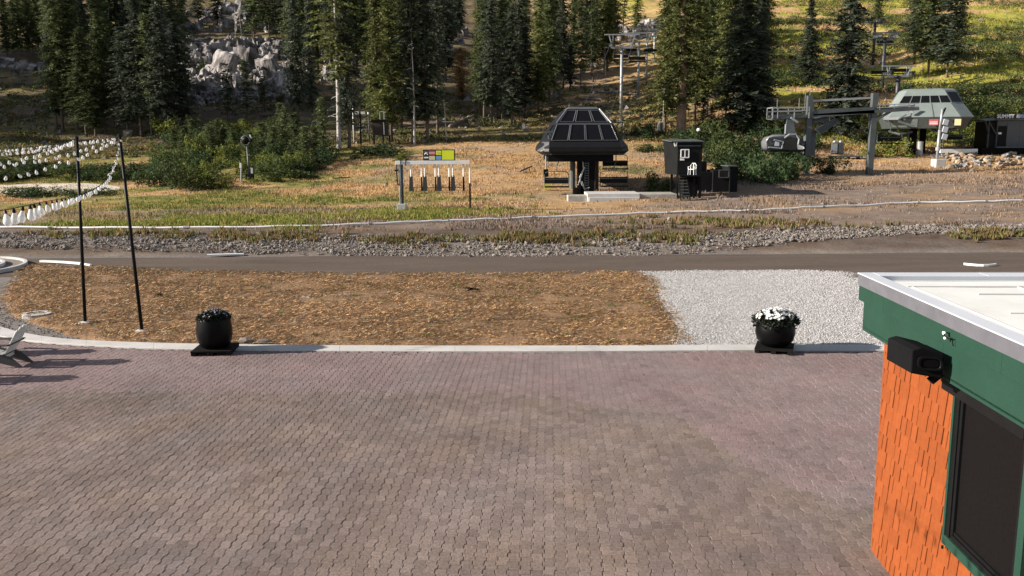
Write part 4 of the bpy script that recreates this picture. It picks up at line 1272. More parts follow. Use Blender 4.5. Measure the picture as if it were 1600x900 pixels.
# ================================================================== POTS
def pot(px, py, prof, label, flowers, pallet_w, yaw, leaves, petal, pm, spread, npet, lh):
    g = flat(px, py, 0.0)
    base = thing('pallet', 'dark timber pallet under the ' + label[1], 'pallet', (g.x, g.y, 0), yaw)
    m = MB()
    for q in range(4):
        m = MB().box((0, -pallet_w/2 + (q + .5)*pallet_w/4, .10), (pallet_w, pallet_w/4 - .012, .035)).build('board', M['pallet'], base)
    for q in (-1, 0, 1):
        MB().box((q*(pallet_w/2 - .06), 0, .045), (.11, pallet_w - .02, .072)).build('bearer', M['pallet'], base)
    e = thing('flower_pot', label[0], 'flower pot', (g.x, g.y, .119), 0)
    hmax = max(z for r_, z in prof)
    MB().lathe(prof, 40).build('pot', M['pot'], e, True)
    rim = [r_ for r_, z in prof if z == hmax][0]
    MB().lathe([(0, hmax - .06), (rim - .03, hmax - .06), (rim - .05, hmax - .02), (0, hmax + .0)], 24).build('soil', M['pallet'], e)
    n = leaves; r_ = np.random.default_rng(int(px))
    a = r_.uniform(0, 6.28, n); rr = spread*np.sqrt(r_.random(n)); zz = hmax - .08 + lh*(1 - (rr/spread)**2*.75)*r_.uniform(.35, 1.05, n)
    zz = np.where(rr > rim*.95, zz - .1*(rr - rim*.95)/.1*r_.random(n)*1.4, zz)
    P_ = np.stack([rr*np.cos(a), rr*np.sin(a), zz], 1)
    d1 = r_.normal(size=(n, 3)) + P_*np.array([1.4, 1.4, .3]); d1 *= .075/np.linalg.norm(d1, axis=1)[:, None]; d2 = r_.normal(size=(n, 3)); d2 *= .03/np.linalg.norm(d2, axis=1)[:, None]
    V = np.stack([P_ - d2, P_ + d1*.5 - d2*1.1, P_ + d1, P_ + d2], 1).reshape(-1, 3)
    bulk('foliage', V, np.arange(len(V)).reshape(-1, 4), M['potleaf'], None, e)
    # five-petalled blooms standing on top of the leaves
    n = npet; a = r_.uniform(0, 6.28, n); rr = spread*.98*np.sqrt(r_.random(n)); zz = hmax - .05 + lh*(1 - (rr/spread)**2*.62)*r_.uniform(.86, 1.12, n)
    zz = np.where(rr > rim*1.0, zz - .05*r_.random(n), zz)
    V = []
    for k in range(n):
        c = Vector((rr[k]*math.cos(a[k]), rr[k]*math.sin(a[k]), zz[k])); nrm = Vector((c.x*1.2 + r_.normal(0, .2), c.y*1.2 + r_.normal(0, .2), .55)).normalized()
        u = nrm.orthogonal().normalized(); w = nrm.cross(u); s = flowers*r_.uniform(.8, 1.2)
        for q in range(5):
            t = q*1.2566; d = u*math.cos(t) + w*math.sin(t); e_ = nrm.cross(d)
            V += [c, c + d*s*.6 - e_*s*.42 + nrm*s*.2, c + d*s + nrm*s*.12, c + d*s*.6 + e_*s*.42 + nrm*s*.2]
    bulk('blooms', np.array([tuple(v) for v in V]), np.arange(len(V)).reshape(-1, 4), M[pm], None, e)
pot(337, 549.5, [(0, 0), (.26, 0), (.32, .03), (.385, .15), (.415, .30), (.41, .48), (.385, .67), (.37, .76), (.36, .76)], ('tall black glazed pot of small pale flowers on the left', 'left flower pot'), .022, .92, R(4), 1100, .5, 'petaldim', .37, 110, .22)
pot(1210, 547.5, [(0, 0), (.24, 0), (.32, .04), (.42, .16), (.46, .32), (.455, .46), (.415, .60), (.39, .68), (.405, .72), (.39, .72)], ('round black glazed pot crowned with white flowers on the right', 'right flower pot'), .042, .86, R(-20), 1300, .5, 'petal', .52, 190, .22)

# ================================================================== ADIRONDACK CHAIRS
def adirondack(loc, rz, label):
    e = thing('garden_chair', label, 'chair', loc, rz, None)
    # faces local -x ; back at +x
    for s in (-1, 1):
        MB().bar((-.36, s*.27, .0), (-.36, s*.27, .52), .09, .03).build('leg', M['adirdark'], e)
        MB().slab([(-.42, s*.235, .34), (-.34, s*.235, .24), (.50, s*.235, .0), (.60, s*.235, .0), (.34, s*.235, .25), (-.30, s*.235, .41)][::-1 if s < 0 else 1], .03).build('leg', M['adirdark'], e)
        MB().slab([(-.50, s*.36 - .075, .555), (.36, s*.36 - .06, .555), (.40, s*.36 + .04, .555), (-.46, s*.36 + .08, .555), (-.52, s*.36 + .04, .555)], .025).build('armrest', M['adirdark'], e)
    for q in range(6):
        t = q/5; p = Vector((-.40, 0, .40)).lerp(Vector((.16, 0, .225)), t)
        MB().box(p, (.095, .52, .022), (0, R(17), 0)).build('seat_slat', M['adir'], e)
    top = [.86, .93, .96, .93, .86]
    for q in range(5):
        y = (q - 2)*.112
        L = top[q]
        b, tp = Vector((.16, y*.85, .22)), Vector((.16 + .42*L, y, .22 + .74*L))
        d = (tp - b).normalized(); n = Vector((-d.z, 0, d.x)).normalized()
        MB().slab([b + Vector((0, -.045, 0)), b + Vector((0, .045, 0)), tp + Vector((0, .05, -.03)), tp + Vector((0, .02, 0)), tp + Vector((0, -.02, 0)), tp + Vector((0, -.05, -.03))][::-1], .02).build('back_slat', M['adir'], e)
    MB().bar((.36, -.36, .53), (.36, .36, .53), .06, .025).build('back_rail', M['adirdark'], e)
    MB().bar((.21, -.27, .30), (.21, .27, .30), .06, .025).build('back_rail', M['adirdark'], e)
    return e
g = flat(2, 571); adirondack((g.x, g.y, .003), R(4), 'weathered reclining garden chair nearest the kerb at the left edge, cut by the frame')
g = flat(-38, 553); adirondack((g.x, g.y, .003), R(-8), 'garden chair behind, only the tip of its back showing at the left edge')
g = flat(-95, 597); adirondack((g.x, g.y, .003), R(2), 'garden chair left of the frame, known by its shadow on the pavers')

# ================================================================== LIGHT POLES AND STRING LIGHTS
def light_pole(bpx, tpx, label):
    g = flat(*bpx); g.z = -.06; t = at(*tpx, g.y)
    e = thing('light_pole', label, 'pole', g)
    v = t - g
    MB().tube([(0, 0, 0), v*.5, v], [.045, .043, .038], 10).build('post', M['black'], e, True)
    MB().lathe([(0, 0), (.17, 0), (.19, .03), (.18, .08), (.06, .1), (0, .1)], 12).build('footing', M['concrete'], e)
    MB().lathe([(0, -.02), (.05, -.02), (.05, .05), (0, .06)], 10, v).build('cap', M['black'], e)
    return t
P1 = light_pole((133, 504), (120, 216), 'upright black light pole, left of the two in the straw bed')
P2 = light_pole((222, 517), (187, 213), 'leaning black light pole, right of the two in the straw bed')
BULB = MB().lathe([(.0, 0), (.02, -.005), (.034, -.04), (.052, -.09), (.058, -.13), (.045, -.165), (.02, -.18), (0, -.182)], 10)
bo = BULB.build('bulb', M['frost'], None, True); BULBM = bo.data; bpy.data.objects.remove(bo)
so = MB().lathe([(0, .015), (.012, .015), (.019, 0), (.024, -.045), (.02, -.05), (0, -.05)], 8).build('socket', M['black']); SOCKM = so.data; bpy.data.objects.remove(so)
def string(pts, spacing, label, sag=0.0, bscale=1.0, seed=0):
    P_ = dense([Vector(p) for p in pts], 14)
    e = thing('string_lights', label, 'string lights', P_[0], 0, 'festoon strings hung from the light poles')
    r_ = random.Random(seed)
    MB().tube([p - P_[0] for p in P_], .0035, 5).build('cable', M['black'], e)
    acc = 0; nxt = .25
    for a, b in zip(P_[:-1], P_[1:]):
        L = (b - a).length
        while acc + L > nxt:
            p = a.lerp(b, (nxt - acc)/L) - P_[0]
            s_ = bpy.data.objects.new('socket', SOCKM); col.objects.link(s_); s_.parent = e
            s_.location = p - Vector((0, 0, .008)); s_.rotation_euler = (r_.gauss(0, .35), r_.gauss(0, .35), r_.uniform(0, 6)); sc2 = bscale*(.62 if (bscale > .7 and 8.0 < (p + P_[0]).y <= 10.5) else .55 if (bscale > .7 and (p + P_[0]).y > 10.5) else .8 if bscale > .7 else 1); s_.scale = (sc2,)*3
            o = bpy.data.objects.new('bulb', BULBM); col.objects.link(o); o.parent = s_; o.location = (0, 0, -.045)
            nxt += spacing*r_.uniform(.8, 1.2)*(1.6 if bscale > .7 and (p + P_[0]).y > 8 else 1)
        acc += L
def pts_(l):
    return [at(x, y, d) for x, y, d in l]
string([P2] + pts_([(181, 250, 20.6), (163, 283, 16.5), (125, 303, 11.6), (60, 317, 7.9), (0, 329, 6.6), (-90, 334, 5.5), (-330, 322, 4.2)]), .24, 'nearest string of big white bulbs sagging from the leaning pole to the left edge', 0, .71, 1)
string([P2] + pts_([(130, 240, 22), (60, 262, 21), (0, 274, 20.2), (-120, 288, 19)]), .21, 'lowest of the far bulb strings, running from the leaning pole to the left', 0, .62, 2)
string([P2] + pts_([(150, 224, 23.2), (95, 240, 23.8), (40, 250, 24.3), (0, 256, 24.6), (-120, 262, 25.5)]), .26, 'middle far bulb string hung from the leaning pole', 0, .62, 3)
string([P1] + pts_([(80, 232, 23), (40, 243, 22), (0, 250, 21.5), (-120, 262, 20)]), .24, 'bulb string starting at the upright pole and running left', 0, .62, 4)
string([P2] + pts_([(150, 216, 24.2), (100, 223, 26), (40, 229, 28), (0, 232, 29.5), (-120, 234, 33)]), .30, 'uppermost bulb string from the leaning pole past the upright one', 0, .62, 5)
string([P1] + pts_([(85, 228, 26), (45, 233, 28), (0, 237, 30), (-90, 240, 33)]), .40, 'farthest bulb string from the upright pole to the left edge', 0, .62, 6)

# ================================================================== SMALL THINGS ON THE NEAR GROUND
def ringobj(name, c, r0, r1, z0, z1, mt, parent=None, n=40):
    m = MB()
    m.loft([[(r_*math.cos(2*math.pi*k/n), r_*math.sin(2*math.pi*k/n), z) for k in range(n)] for r_, z in ((r0, z0), (r1, z0), (r1, z1), (r0, z1), (r0, z0))], cap=False)
    return m.build(name, mt, parent, loc=c)
g = flat(58, 491); mh = thing('manhole', 'pale round manhole ring set in the straw near the left light pole', 'manhole', (g.x, g.y, -.02))
ringobj('ring', (0, 0, 0), .28, .40, -.05, .06, M['concrete'], mh); MB().lathe([(0, -.03), (.28, -.03), (.28, .04), (0, .045)], 30).build('lid', M['oldconc'], mh)
g = flat(-2, 420)
rp = thing('round_terrace', 'round terrace edged by two pale curved kerbs at the left edge', 'terrace', (g.x - 2.5, g.y, -.09))
ringobj('outer_kerb', (0, 0, 0), 3.1, 3.22, 0, .2, M['kerb'], rp, 64); ringobj('inner_kerb', (0, 0, 0), 2.3, 2.42, 0, .24, M['kerb'], rp, 64)
MB().lathe([(0, 0), (2.3, 0), (2.3, .18), (0, .18)], 48).build('paving', M['stonepile'], rp)
ringobj('gravel_ring', (0, 0, 0), 2.421, 3.099, .0, .12, M['stonepile'], rp, 64)
def plank(a, b, w, h, label, mt='white', bow=.0, name='plank'):
    p, q = ground(*a), ground(*b); d = q - p; c = (p + q)/2
    m = MB(); n = 6; side = Vector((-d.y, d.x, 0)).normalized()
    pts = []
    for t in range(n + 1):
        v = p.lerp(q, t/n) + side*bow*math.sin(math.pi*t/n); v.z = max(tz(v.x, v.y), -.045 if v.y < 39 else -9) + h/2 + .02; pts.append(v - p)
    rings = [[v + side*w/2 - Vector((0, 0, h/2)), v - side*w/2 - Vector((0, 0, h/2)), v - side*w/2 + Vector((0, 0, h/2)), v + side*w/2 + Vector((0, 0, h/2))] for v in pts]
    return tag(m.loft(rings).build(name, M[mt], loc=p), label, name.replace('_', ' '))
plank((64, 412), (127, 416), .14, .08, 'long white plank lying at the road edge left of the poles', bow=.08)
plank((128, 416), (142, 418), .10, .06, 'short end of white plank beside the upright pole')
plank((324, 402.5), (381, 399.5), .22, .07, 'white boards lying on the dirt road')
plank((340, 399.5), (370, 400), .12, .05, 'thin white board lying behind the pair on the road')
plank((1506, 416.5), (1556, 417.5), .10, .08, 'curved white strip lying on the road above the kiosk roof', bow=-.35)
plank((368, 470), (392, 470.5), .05, .04, 'short white pipe end in the straw, left', name='pipe_end')
plank((470, 469), (484, 469), .05, .04, 'short white pipe end in the straw, middle', name='pipe_end')
plank((508, 467), (548, 464), .06, .04, 'white pipe piece showing in the straw behind the left pot', name='pipe_end')
plank((548, 464), (625, 461), .035, .03, 'grey hose lying in the straw', 'oldconc', name='hose')
plank((362, 510.5), (520, 508.5), .03, .025, 'thin dark hose running through the straw from the left pot', 'pallet', name='hose')
def twigpile(px, py, label, s=.25, n=9):
    g = flat(px, py); m = MB()
    for q in range(n):
        a = random.uniform(0, 6.28); L = s*random.uniform(.5, 1.2)
        m.tube([(-math.cos(a)*L*.5, -math.sin(a)*L*.5, .02 + random.random()*.03), (math.cos(a)*L*.5, math.sin(a)*L*.5, .05 + random.random()*.12)], [.012, .006], 5)
    tag(m.build('twigs', M['pallet'], loc=(g.x, g.y, 0)), label, 'twigs')
twigpile(249, 463, 'small heap of dark twigs in the straw right of the leaning pole')
twigpile(738, 455, 'dark twigs lying in the far middle of the straw', .4)
for px, py, s, lab in [(384, 538, .14, 'grey stone lying on the kerb edge right of the left pot'), (411, 538, .12, 'smaller grey stone by the kerb right of the left pot')]:
    g = flat(px, py - 2); o = bpy.data.objects.new('stone', small[px % 6]); col.objects.link(o); o.location = (g.x, g.y, .05); o.scale = (s*1.5, s, s*.8); tag(o, lab, 'stone')

# ---- white snowmaking pipe along the bank
pp = [(-160, 356), (0, 357), (250, 358), (500, 355), (650, 349), (720, 346.5), (830, 342), (1000, 335.5), (1130, 332), (1200, 330), (1300, 324.5), (1420, 319), (1500, 317.5), (1600, 315), (1760, 311)]
gp_ = dense([ground(x, y) for x, y in pp], 7)
gp_ = [Vector((p.x, p.y, tz(p.x, p.y) + .08 + .02*math.sin(k*1.7))) for k, p in enumerate(gp_)]
pr_ = thing('water_pipe', 'long white pipe lying along the top of the stone bank', 'pipe', gp_[0])
MB().tube([p - gp_[0] for p in gp_], .055, 8).build('tube', M['white'], pr_, True)
for k in range(6, len(gp_) - 2, 9):
    MB().tube([gp_[k] - gp_[0], gp_[k].lerp(gp_[k + 1], .25) - gp_[0]], .075, 8).build('coupling', M['steel'], pr_)

# a few green weeds coming up through the straw
xx, yy = [], []
for _ in range(46):
    px, py = random.uniform(60, 1040), random.uniform(432, 535)
    g = flat(px, py)
    if g.y < kerb_y(g.x) + .4: continue
    for q in range(random.randint(3, 9)): xx.append(g.x + random.gauss(0, .10)); yy.append(g.y + random.gauss(0, .10))
x, y = np.array(xx), np.array(yy)
tufts('straw_weeds', x, y, rng.uniform(.05, .16, len(x)), np.full(len(x), .05), np.tile(np.array([.12, .14, .04]), (len(x), 1)), 'small green weeds coming up through the straw mulch', 5, .09, .5, .012)

# ================================================================== LIFT CHAIRS
def lift_chair(px, py, dist, k, label, w=2.0, rz=0.0, group=None, hang=2.2, dark='black'):
    """px, py: middle of the seat front"""
    p = at(px, py, dist)
    e = thing('lift_chair', label, 'lift chair', p, rz, group)
    h = w/2
    MB().box((0, .1, 0), (w, .5, .09)).build('seat', M[dark], e, bevel=.02)
    MB().box((0, .40, .42), (w, .06, .42), (R(-8), 0, 0)).build('backrest', M[dark], e, bevel=.015)
    for s in (-1, 1):
        MB().tube([(s*h, -.1, .0), (s*h, .36, .1), (s*h, .40, .75), (s*(h - .06), .36, .98), (s*(h - .3), .3, 1.06)], .028, 6).build('side_frame', M['tsteel'], e)
    MB().tube([(-h + .3, .3, 1.06), (0, .3, 1.06), (h - .3, .3, 1.06)], .03, 6).build('bail', M['tsteel'], e)
    MB().tube([(-h, -.28, .55), (h, -.28, .55)], .02, 6).build('safety_bar', M['tsteel'], e)
    MB().tube([(0, .3, 1.06), (.0, .3, 1.4), (.12, .3, 1.7), (.12, .3, 1.06 + hang*.6)], .035, 6).build('hanger', M['tsteel'], e)
    return e

# ================================================================== FIRST TERMINAL (black, seen from its front)
G1 = ground(914, 306); k1 = G1.y/FPX
T1 = thing('lift_terminal', 'black lift terminal with sloping windowed hood above the loading platform', 'lift terminal', G1)
def X1(px): return (px - 914)*k1
def Z1(py): return (306 - py)*k1
def oct_ring(wf, ws, yf, yc, yb, z, xo=0):
    return [Vector((xo - wf, yf, z)), Vector((xo + wf, yf, z)), Vector((xo + ws, yc, z)), Vector((xo + ws, yb - (yc - yf), z)), Vector((xo + wf, yb, z)), Vector((xo - wf, yb, z)), Vector((xo - ws, yb - (yc - yf), z)), Vector((xo - ws, yc, z))]
xo = X1(914)
LV = [(223, 2.42, 2.85, -.02, 1.3, 9.2), (195, 1.92, 2.12, .75, 1.7, 8.8), (172.5, 1.14, 1.22, 1.55, 2.1, 8.3)]
LV = [(241, 2.28, 3.0, -.05, 1.25, 9.4), (237.5, 2.44, 3.2, -.27, 1.15, 9.5), (231, 2.47, 3.14, -.30, 1.15, 9.5), (225, 2.44, 2.95, -.14, 1.2, 9.3)] + LV
rg_ = [oct_ring(a, b, yf, yc, yb, Z1(py), xo - .05) for py, a, b, yf, yc, yb in LV]
base_ring = [v*1 for v in oct_ring(2.3, 2.9, -.05, 1.3, 9.3, Z1(243), xo - .05)]
MB().loft([base_ring] + rg_).build('hood', M['hood'], T1)
MB().loft([oct_ring(1.08, 1.12, 1.62, 2.2, 8.2, Z1(172.4), xo - .05), oct_ring(.98, 1.0, 1.8, 2.3, 8.0, Z1(169), xo - .05)]).build('roof_cap', M['hoodlit'], T1)
MB().span((X1(857), .15, Z1(253.5)), (X1(958), 9.0, Z1(242.3))).build('skirt', M['blackmat'], T1)
def face_quad(lo, hi, a, b, c, d, u0, u1, proud=.03):
    """pane on the sloped front between two rings; a..b left/right fraction"""
    L0, R0, L1, R1 = rg_[lo][0], rg_[lo][1], rg_[hi][0], rg_[hi][1]
    P = lambda s, t: (L0.lerp(R0, s)).lerp(L1.lerp(R1, s), t)
    q = [P(a, u0), P(b, u0), P(d, u1), P(c, u1)]
    n = (q[1] - q[0]).cross(q[2] - q[0]).normalized()
    return [v + n*proud for v in q]
def pane(lo, hi, a, b, u0, u1):
    w = MB().slab(face_quad(lo, hi, a, b, a, b, u0, u1, .03), .05).build('window', M['glass'], T1)
    fr = MB()
    q = face_quad(lo, hi, a, b, a, b, u0, u1, .045)
    for i in range(4):
        fr.bar(q[i], q[(i + 1) % 4], .05, .05)
    fr.build('frame', M['hoodlit'], w)
for a, b in ((.02, .255), (.275, .505), (.525, .755), (.775, .98)):
    pane(4, 5, a, b, .06, .93)
for a, b in ((.04, .30), (.34, .66), (.70, .96)):
    pane(5, 6, a, b, .1, .88)
for s0, s1 in ((7, 0), (1, 2)):
    for lo, hi in ((4, 5), (5, 6)):
        L0, R0, L1, R1 = rg_[lo][s0], rg_[lo][s1], rg_[hi][s0], rg_[hi][s1]
        P_ = lambda s, t: (L0.lerp(R0, s)).lerp(L1.lerp(R1, s), t)
        q = [P_(.1, .1), P_(.9, .1), P_(.9, .9), P_(.1, .9)]; n = (q[1] - q[0]).cross(q[2] - q[0]).normalized()
        MB().slab([v + n*.03 for v in q], .05).build('window', M['glass'], T1)
for i in (0, 1):
    MB().bar(rg_[5][i] + Vector((0, -.04, .02)), rg_[6][i] + Vector((0, -.04, .02)), .10, .06).build('corner_trim', M['steel'] if i else M['hoodlit'], T1)
MB().bar(rg_[5][0] + Vector((0, -.05, 0)), rg_[5][1] + Vector((0, -.05, 0)), .07, .08).build('sill_trim', M['hoodlit'], T1)
MB().slab([rg_[1][7] + Vector((-.05, 0, 0)), rg_[1][0] + Vector((-.05, -.05, 0)), rg_[4][0] + Vector((-.05, -.05, 0)), rg_[4][7] + Vector((-.05, 0, 0))], .02).build('sunlit_side_panel', M['hoodlit'], T1)  # sunlight on the left side put into a paler panel colour
# pylons, ladder, machinery
MB().loft([[(X1(a), y, z) for a, y in ((904, .6), (930, .6), (930, 1.8), (904, 1.8))] for z in (-.3, Z1(252))]).build('pylon', M['blackmat'], T1)
MB().tube([(X1(938.5), 4.2, -.2), (X1(938.5), 4.2, Z1(253))], .26, 12).build('pylon', M['brown'], T1)
MB().tube([(X1(902), 4.8, -.2), (X1(902), 4.8, Z1(253))], .2, 10).build('pylon', M['tsteel'], T1)
m = MB()
for s in (-1, 1): m.bar((X1(917.5) + s*.13, .5, Z1(300)), (X1(917.5) + s*.13, .5, Z1(254)), .04)
for q in range(12): m.bar((X1(917.5) - .13, .48, Z1(298) + q*.17), (X1(917.5) + .13, .48, Z1(298) + q*.17), .05, .06)
m.build('ladder', M['tsteel'], T1)
m = MB()
for a in ([(911, 253), (912, 265), (906, 278), (910, 290), (915, 298)], [(914, 262), (909, 275), (903, 292)], [(910, 284), (914, 296), (922, 294)]):
    m.tube([(X1(x), .42, Z1(y)) for x, y in a], .035, 6)
m.build('cables', M['steel'], T1)
MB().span((X1(896), .2, -.1), (X1(902), .9, Z1(294))).span((X1(902.5), .3, -.1), (X1(908), .9, Z1(290))).build('motor_box', M['black'], T1)
MB().tube([(X1(897.5), 6, Z1(170)), (X1(897.5), 6, Z1(160))], .03, 6).build('antenna', M['tsteel'], T1)
MB().span((X1(918), 5, Z1(171)), (X1(927), 6, Z1(166))).build('roof_hatch', M['hood'], T1)
# outrigger arms with guide wheels either side
MB().bar((X1(866), .6, Z1(208)), (X1(848), .6, Z1(208)), .12).bar((X1(864), .5, Z1(206)), (X1(866), .5, Z1(240)), .1).tube([(X1(857), .4, Z1(213)), (X1(860), .4, Z1(222)), (X1(856), .4, Z1(232)), (X1(864), .4, Z1(238))], .06, 6).build('guide_arm', M['tsteel'], T1)
MB().tube([(X1(846), .5, Z1(238)), (X1(852), .3, Z1(235)), (X1(858), .4, Z1(239))], .09, 8).build('guide_wheel', M['tsteel'], T1)
MB().bar((X1(957), 3, Z1(192)), (X1(980), 3, Z1(193)), .08).bar((X1(966), 3, Z1(206)), (X1(973), 3, Z1(193)), .08).bar((X1(980), 3, Z1(193)), (X1(977), 3, Z1(213)), .05).bar((X1(968), 3, Z1(210)), (X1(982), 3, Z1(220)), .07).bar((X1(982), 3, Z1(218)), (X1(982), 3, Z1(238)), .05).build('service_railing', M['tsteel'], T1)
# chairs waiting in and behind the terminal
lift_chair(870, 292, G1.y + .6, k1, 'lift chair hanging under the left side of the black terminal', 1.7, 0, 'chairs at the black terminal')
lift_chair(960, 291, G1.y + .6, k1, 'lower lift chair hanging under the right side of the black terminal', 1.95, 0, 'chairs at the black terminal')
lift_chair(962, 264, G1.y + 6, k1, 'upper lift chair seen farther back at the right of the black terminal', 1.9, 0, 'chairs at the black terminal')
g = at(853, 272, G1.y); cb_ = thing('control_post', 'black control box on a pale post under the left side of the terminal', 'control box', ground(853, 297))
b = g - cb_.location
MB().tube([(0, 0, 0), (0, 0, b.z + 1.9)], .05, 8).build('post', M['steel'], cb_); MB().box((0, -.1, b.z - .05), (.36, .25, .55)).build('box', M['black'], cb_); MB().box((.1, -.12, .3), (.5, .2, .45)).build('tray', M['signgold'], cb_)

# concrete loading platform
pf = ground(990, 311); kp = pf.y/FPX
P0 = thing('loading_platform', 'low white concrete loading platform right of the black terminal legs', 'platform', pf)
def Xp(px): return (px - 990)*kp
MB().span((Xp(918), 0, -.3), (Xp(1000), 2.6, .36)).build('slab', M['concrete'], P0, bevel=.03)
MB().span((Xp(920), -.25, -.3), (Xp(999), -.003, .12)).build('step', M['concrete'], P0, bevel=.02)
MB().span((Xp(1000.2), .1, -.3), (Xp(1058), 2.5, .30)).build('ramp', M['oldconc'], P0, bevel=.02)
MB().span((Xp(888), .3, -.3), (Xp(917.8), 1.6, .22)).build('footing', M['oldconc'], P0, bevel=.04)

# ================================================================== OPERATOR SHED
gs = ground(1072, 311); ks = gs.y/FPX
S0 = thing('operator_shed', 'tall black operator shed on posts with stairs, right of the loading platform', 'shed', gs)
def Xs(px): return (px - 1072)*ks
def Zs(py): return (311 - py)*ks
y0 = .2
m = MB(); m.loft([[(Xs(1058), y0, Zs(274)), (Xs(1096), y0, Zs(274)), (Xs(1096), y0 + 2.4, Zs(274)), (Xs(1049), y0 + 2.4, Zs(274))], [(Xs(1058), y0, Zs(222)), (Xs(1096), y0, Zs(222)), (Xs(1096), y0 + 2.4, Zs(222)), (Xs(1045), y0 + 2.4, Zs(222))]])
m.build('cabin', M['shed'], S0)
MB().slab([(Xs(1047), y0 - .15, Zs(221.9)), (Xs(1097), y0 - .15, Zs(221.9)), (Xs(1097), y0 + 2.6, Zs(219)), (Xs(1043), y0 + 2.6, Zs(219))], .06).build('roof', M['tsteel'], S0)
MB().span((Xs(1059), y0 - .04, Zs(230)), (Xs(1093), y0 - .003, Zs(228.5))).build('trim', M['tsteel'], S0)
wn_ = MB().span((Xs(1063.5), y0 - .03, Zs(246.5)), (Xs(1074.5), y0 - .004, Zs(235.5))).build('window', M['glass'], S0)
fm = MB(); 
for a, b in (((1063, 247), (1075, 247)), ((1063, 235), (1075, 235)), ((1063, 247), (1063, 235)), ((1069, 247), (1069, 235)), ((1075, 247), (1075, 235))):
    fm.bar((Xs(a[0]), y0 - .045, Zs(a[1])), (Xs(b[0]), y0 - .045, Zs(b[1])), .06, .07)
fm.build('frame', M['white'], wn_)
MB().span((Xs(1062), y0 - .03, Zs(251.5)), (Xs(1068.5), y0 - .004, Zs(248.5))).build('notice', M['white'], S0)
MB().bar((Xs(1052), y0 - .04, Zs(224)), (Xs(1053.5), y0 - .04, Zs(230)), .07).bar((Xs(1056), y0 - .04, Zs(224)), (Xs(1054.5), y0 - .04, Zs(230)), .07).build('light_bracket', M['white'], S0)
for px in (1059, 1074.5, 1085, 1094.5):
    for yy in (y0 + .1, y0 + 2.2):
        MB().bar((Xs(px), yy, -.3), (Xs(px), yy, Zs(274)), .14).build('post', M['black'], S0)
MB().span((Xs(1073), y0 + .9, -.2), (Xs(1095), y0 + 2.1, Zs(275))).build('underfloor', M['blackmat'], S0)
st = MB().bar((Xs(1058.5), -1.3, -.05), (Xs(1058.5), y0, Zs(275)), .06, .16).bar((Xs(1072.5), -1.3, -.05), (Xs(1072.5), y0, Zs(275)), .06, .16).build('stairs', M['black'], S0)
for q in range(8):
    t = (q + .5)/8
    MB().box((Xs(1065.5), -1.3 + (1.3 + y0)*t, -.02 + Zs(275)*t), (Xs(1072) - Xs(1059), .24, .04)).build('tread', M['tsteel'], st)
MB().span((Xs(1058.5), y0 - .9, Zs(275.5)), (Xs(1090), y0 - .003, Zs(273.5))).build('landing', M['black'], S0)
# white plastic chair on the landing
pc_ = thing('plastic_chair', 'white plastic chair standing on the landing of the operator shed', 'chair', gs + Vector((Xs(1079), y0 - .45, Zs(273.4))), R(-35))
for x in (-.22, .22):
    for y in (-.2, .2):
        MB().bar((x*1.1, y*1.1, 0), (x, y, .43), .05).build('leg', M['whitepl'], pc_)
MB().box((0, 0, .44), (.46, .44, .04)).build('seat', M['whitepl'], pc_)
MB().tube([(-.23, .2, .44), (-.23, .26, .75), (-.12, .29, .9), (.12, .29, .9), (.23, .26, .75), (.23, .2, .44)], .03, 6).bar((0, .2, .44), (0, .29, .9), .06, .03).build('backrest', M['whitepl'], pc_)
for s in (-1, 1):
    MB().tube([(s*.24, -.2, .43), (s*.26, -.2, .64), (s*.25, .24, .66)], .028, 6).build('armrest', M['whitepl'], pc_)
pc_.scale = (.82, .82, .82)
# white lamp on the roof corner
lp = thing('mast_lamp', 'small white lamp on a thin mast behind the shed roof', 'lamp', gs + Vector((Xs(1094.5), y0 + 1.2, Zs(219))))
MB().tube([(0, 0, -.1), (0, 0, .85)], .025, 6).build('mast', M['black'], lp); MB().lathe([(0, -.09), (.10, -.09), (.13, 0), (.09, .1), (0, .11)], 10, (.03, 0, .6)).build('lamp_head', M['whitepl'], lp, True)
# low hut right of the shed
gh = ground(1130, 301); kh = gh.y/FPX
H0 = thing('equipment_hut', 'low black equipment hut with a framed hatch right of the operator shed', 'hut', gh)
def Xh(px): return (px - 1130)*kh
def Zh(py): return (301 - py)*kh
MB().span((Xh(1097), .6, -.2), (Xh(1115), 2.4, Zh(270))).build('wing', M['shed'], H0)
MB().span((Xh(1098), 1.2, Zh(270.3)), (Xh(1109), 2.4, Zh(254))).build('cabinet', M['blackmat'], H0)
MB().span((Xh(1115.1), .3, -.2), (Xh(1140), 2.4, Zh(267))).build('body', M['shed'], H0)
MB().span((Xh(1140.2), .1, -.2), (Xh(1152), 2.4, Zh(261.5))).build('tower', M['shed'], H0)
MB().span((Xh(1138), -.0, Zh(261.4)), (Xh(1153), 2.6, Zh(260))).build('cap', M['ggdark'], H0)
hb = MB().span((Xh(1124), .25, Zh(278)), (Xh(1139), .297, Zh(267.5))).build('hatch', M['glass'], H0)
fm = MB()
for a, b in (((1124, 278), (1139, 278)), ((1124, 266.5), (1139, 266.5)), ((1124, 278), (1124, 266.5)), ((1139, 278), (1139, 266.5))):
    fm.bar((Xh(a[0]), .24, Zh(a[1])), (Xh(b[0]), .24, Zh(b[1])), .06, .06)
fm.build('frame', M['tsteel'], hb)

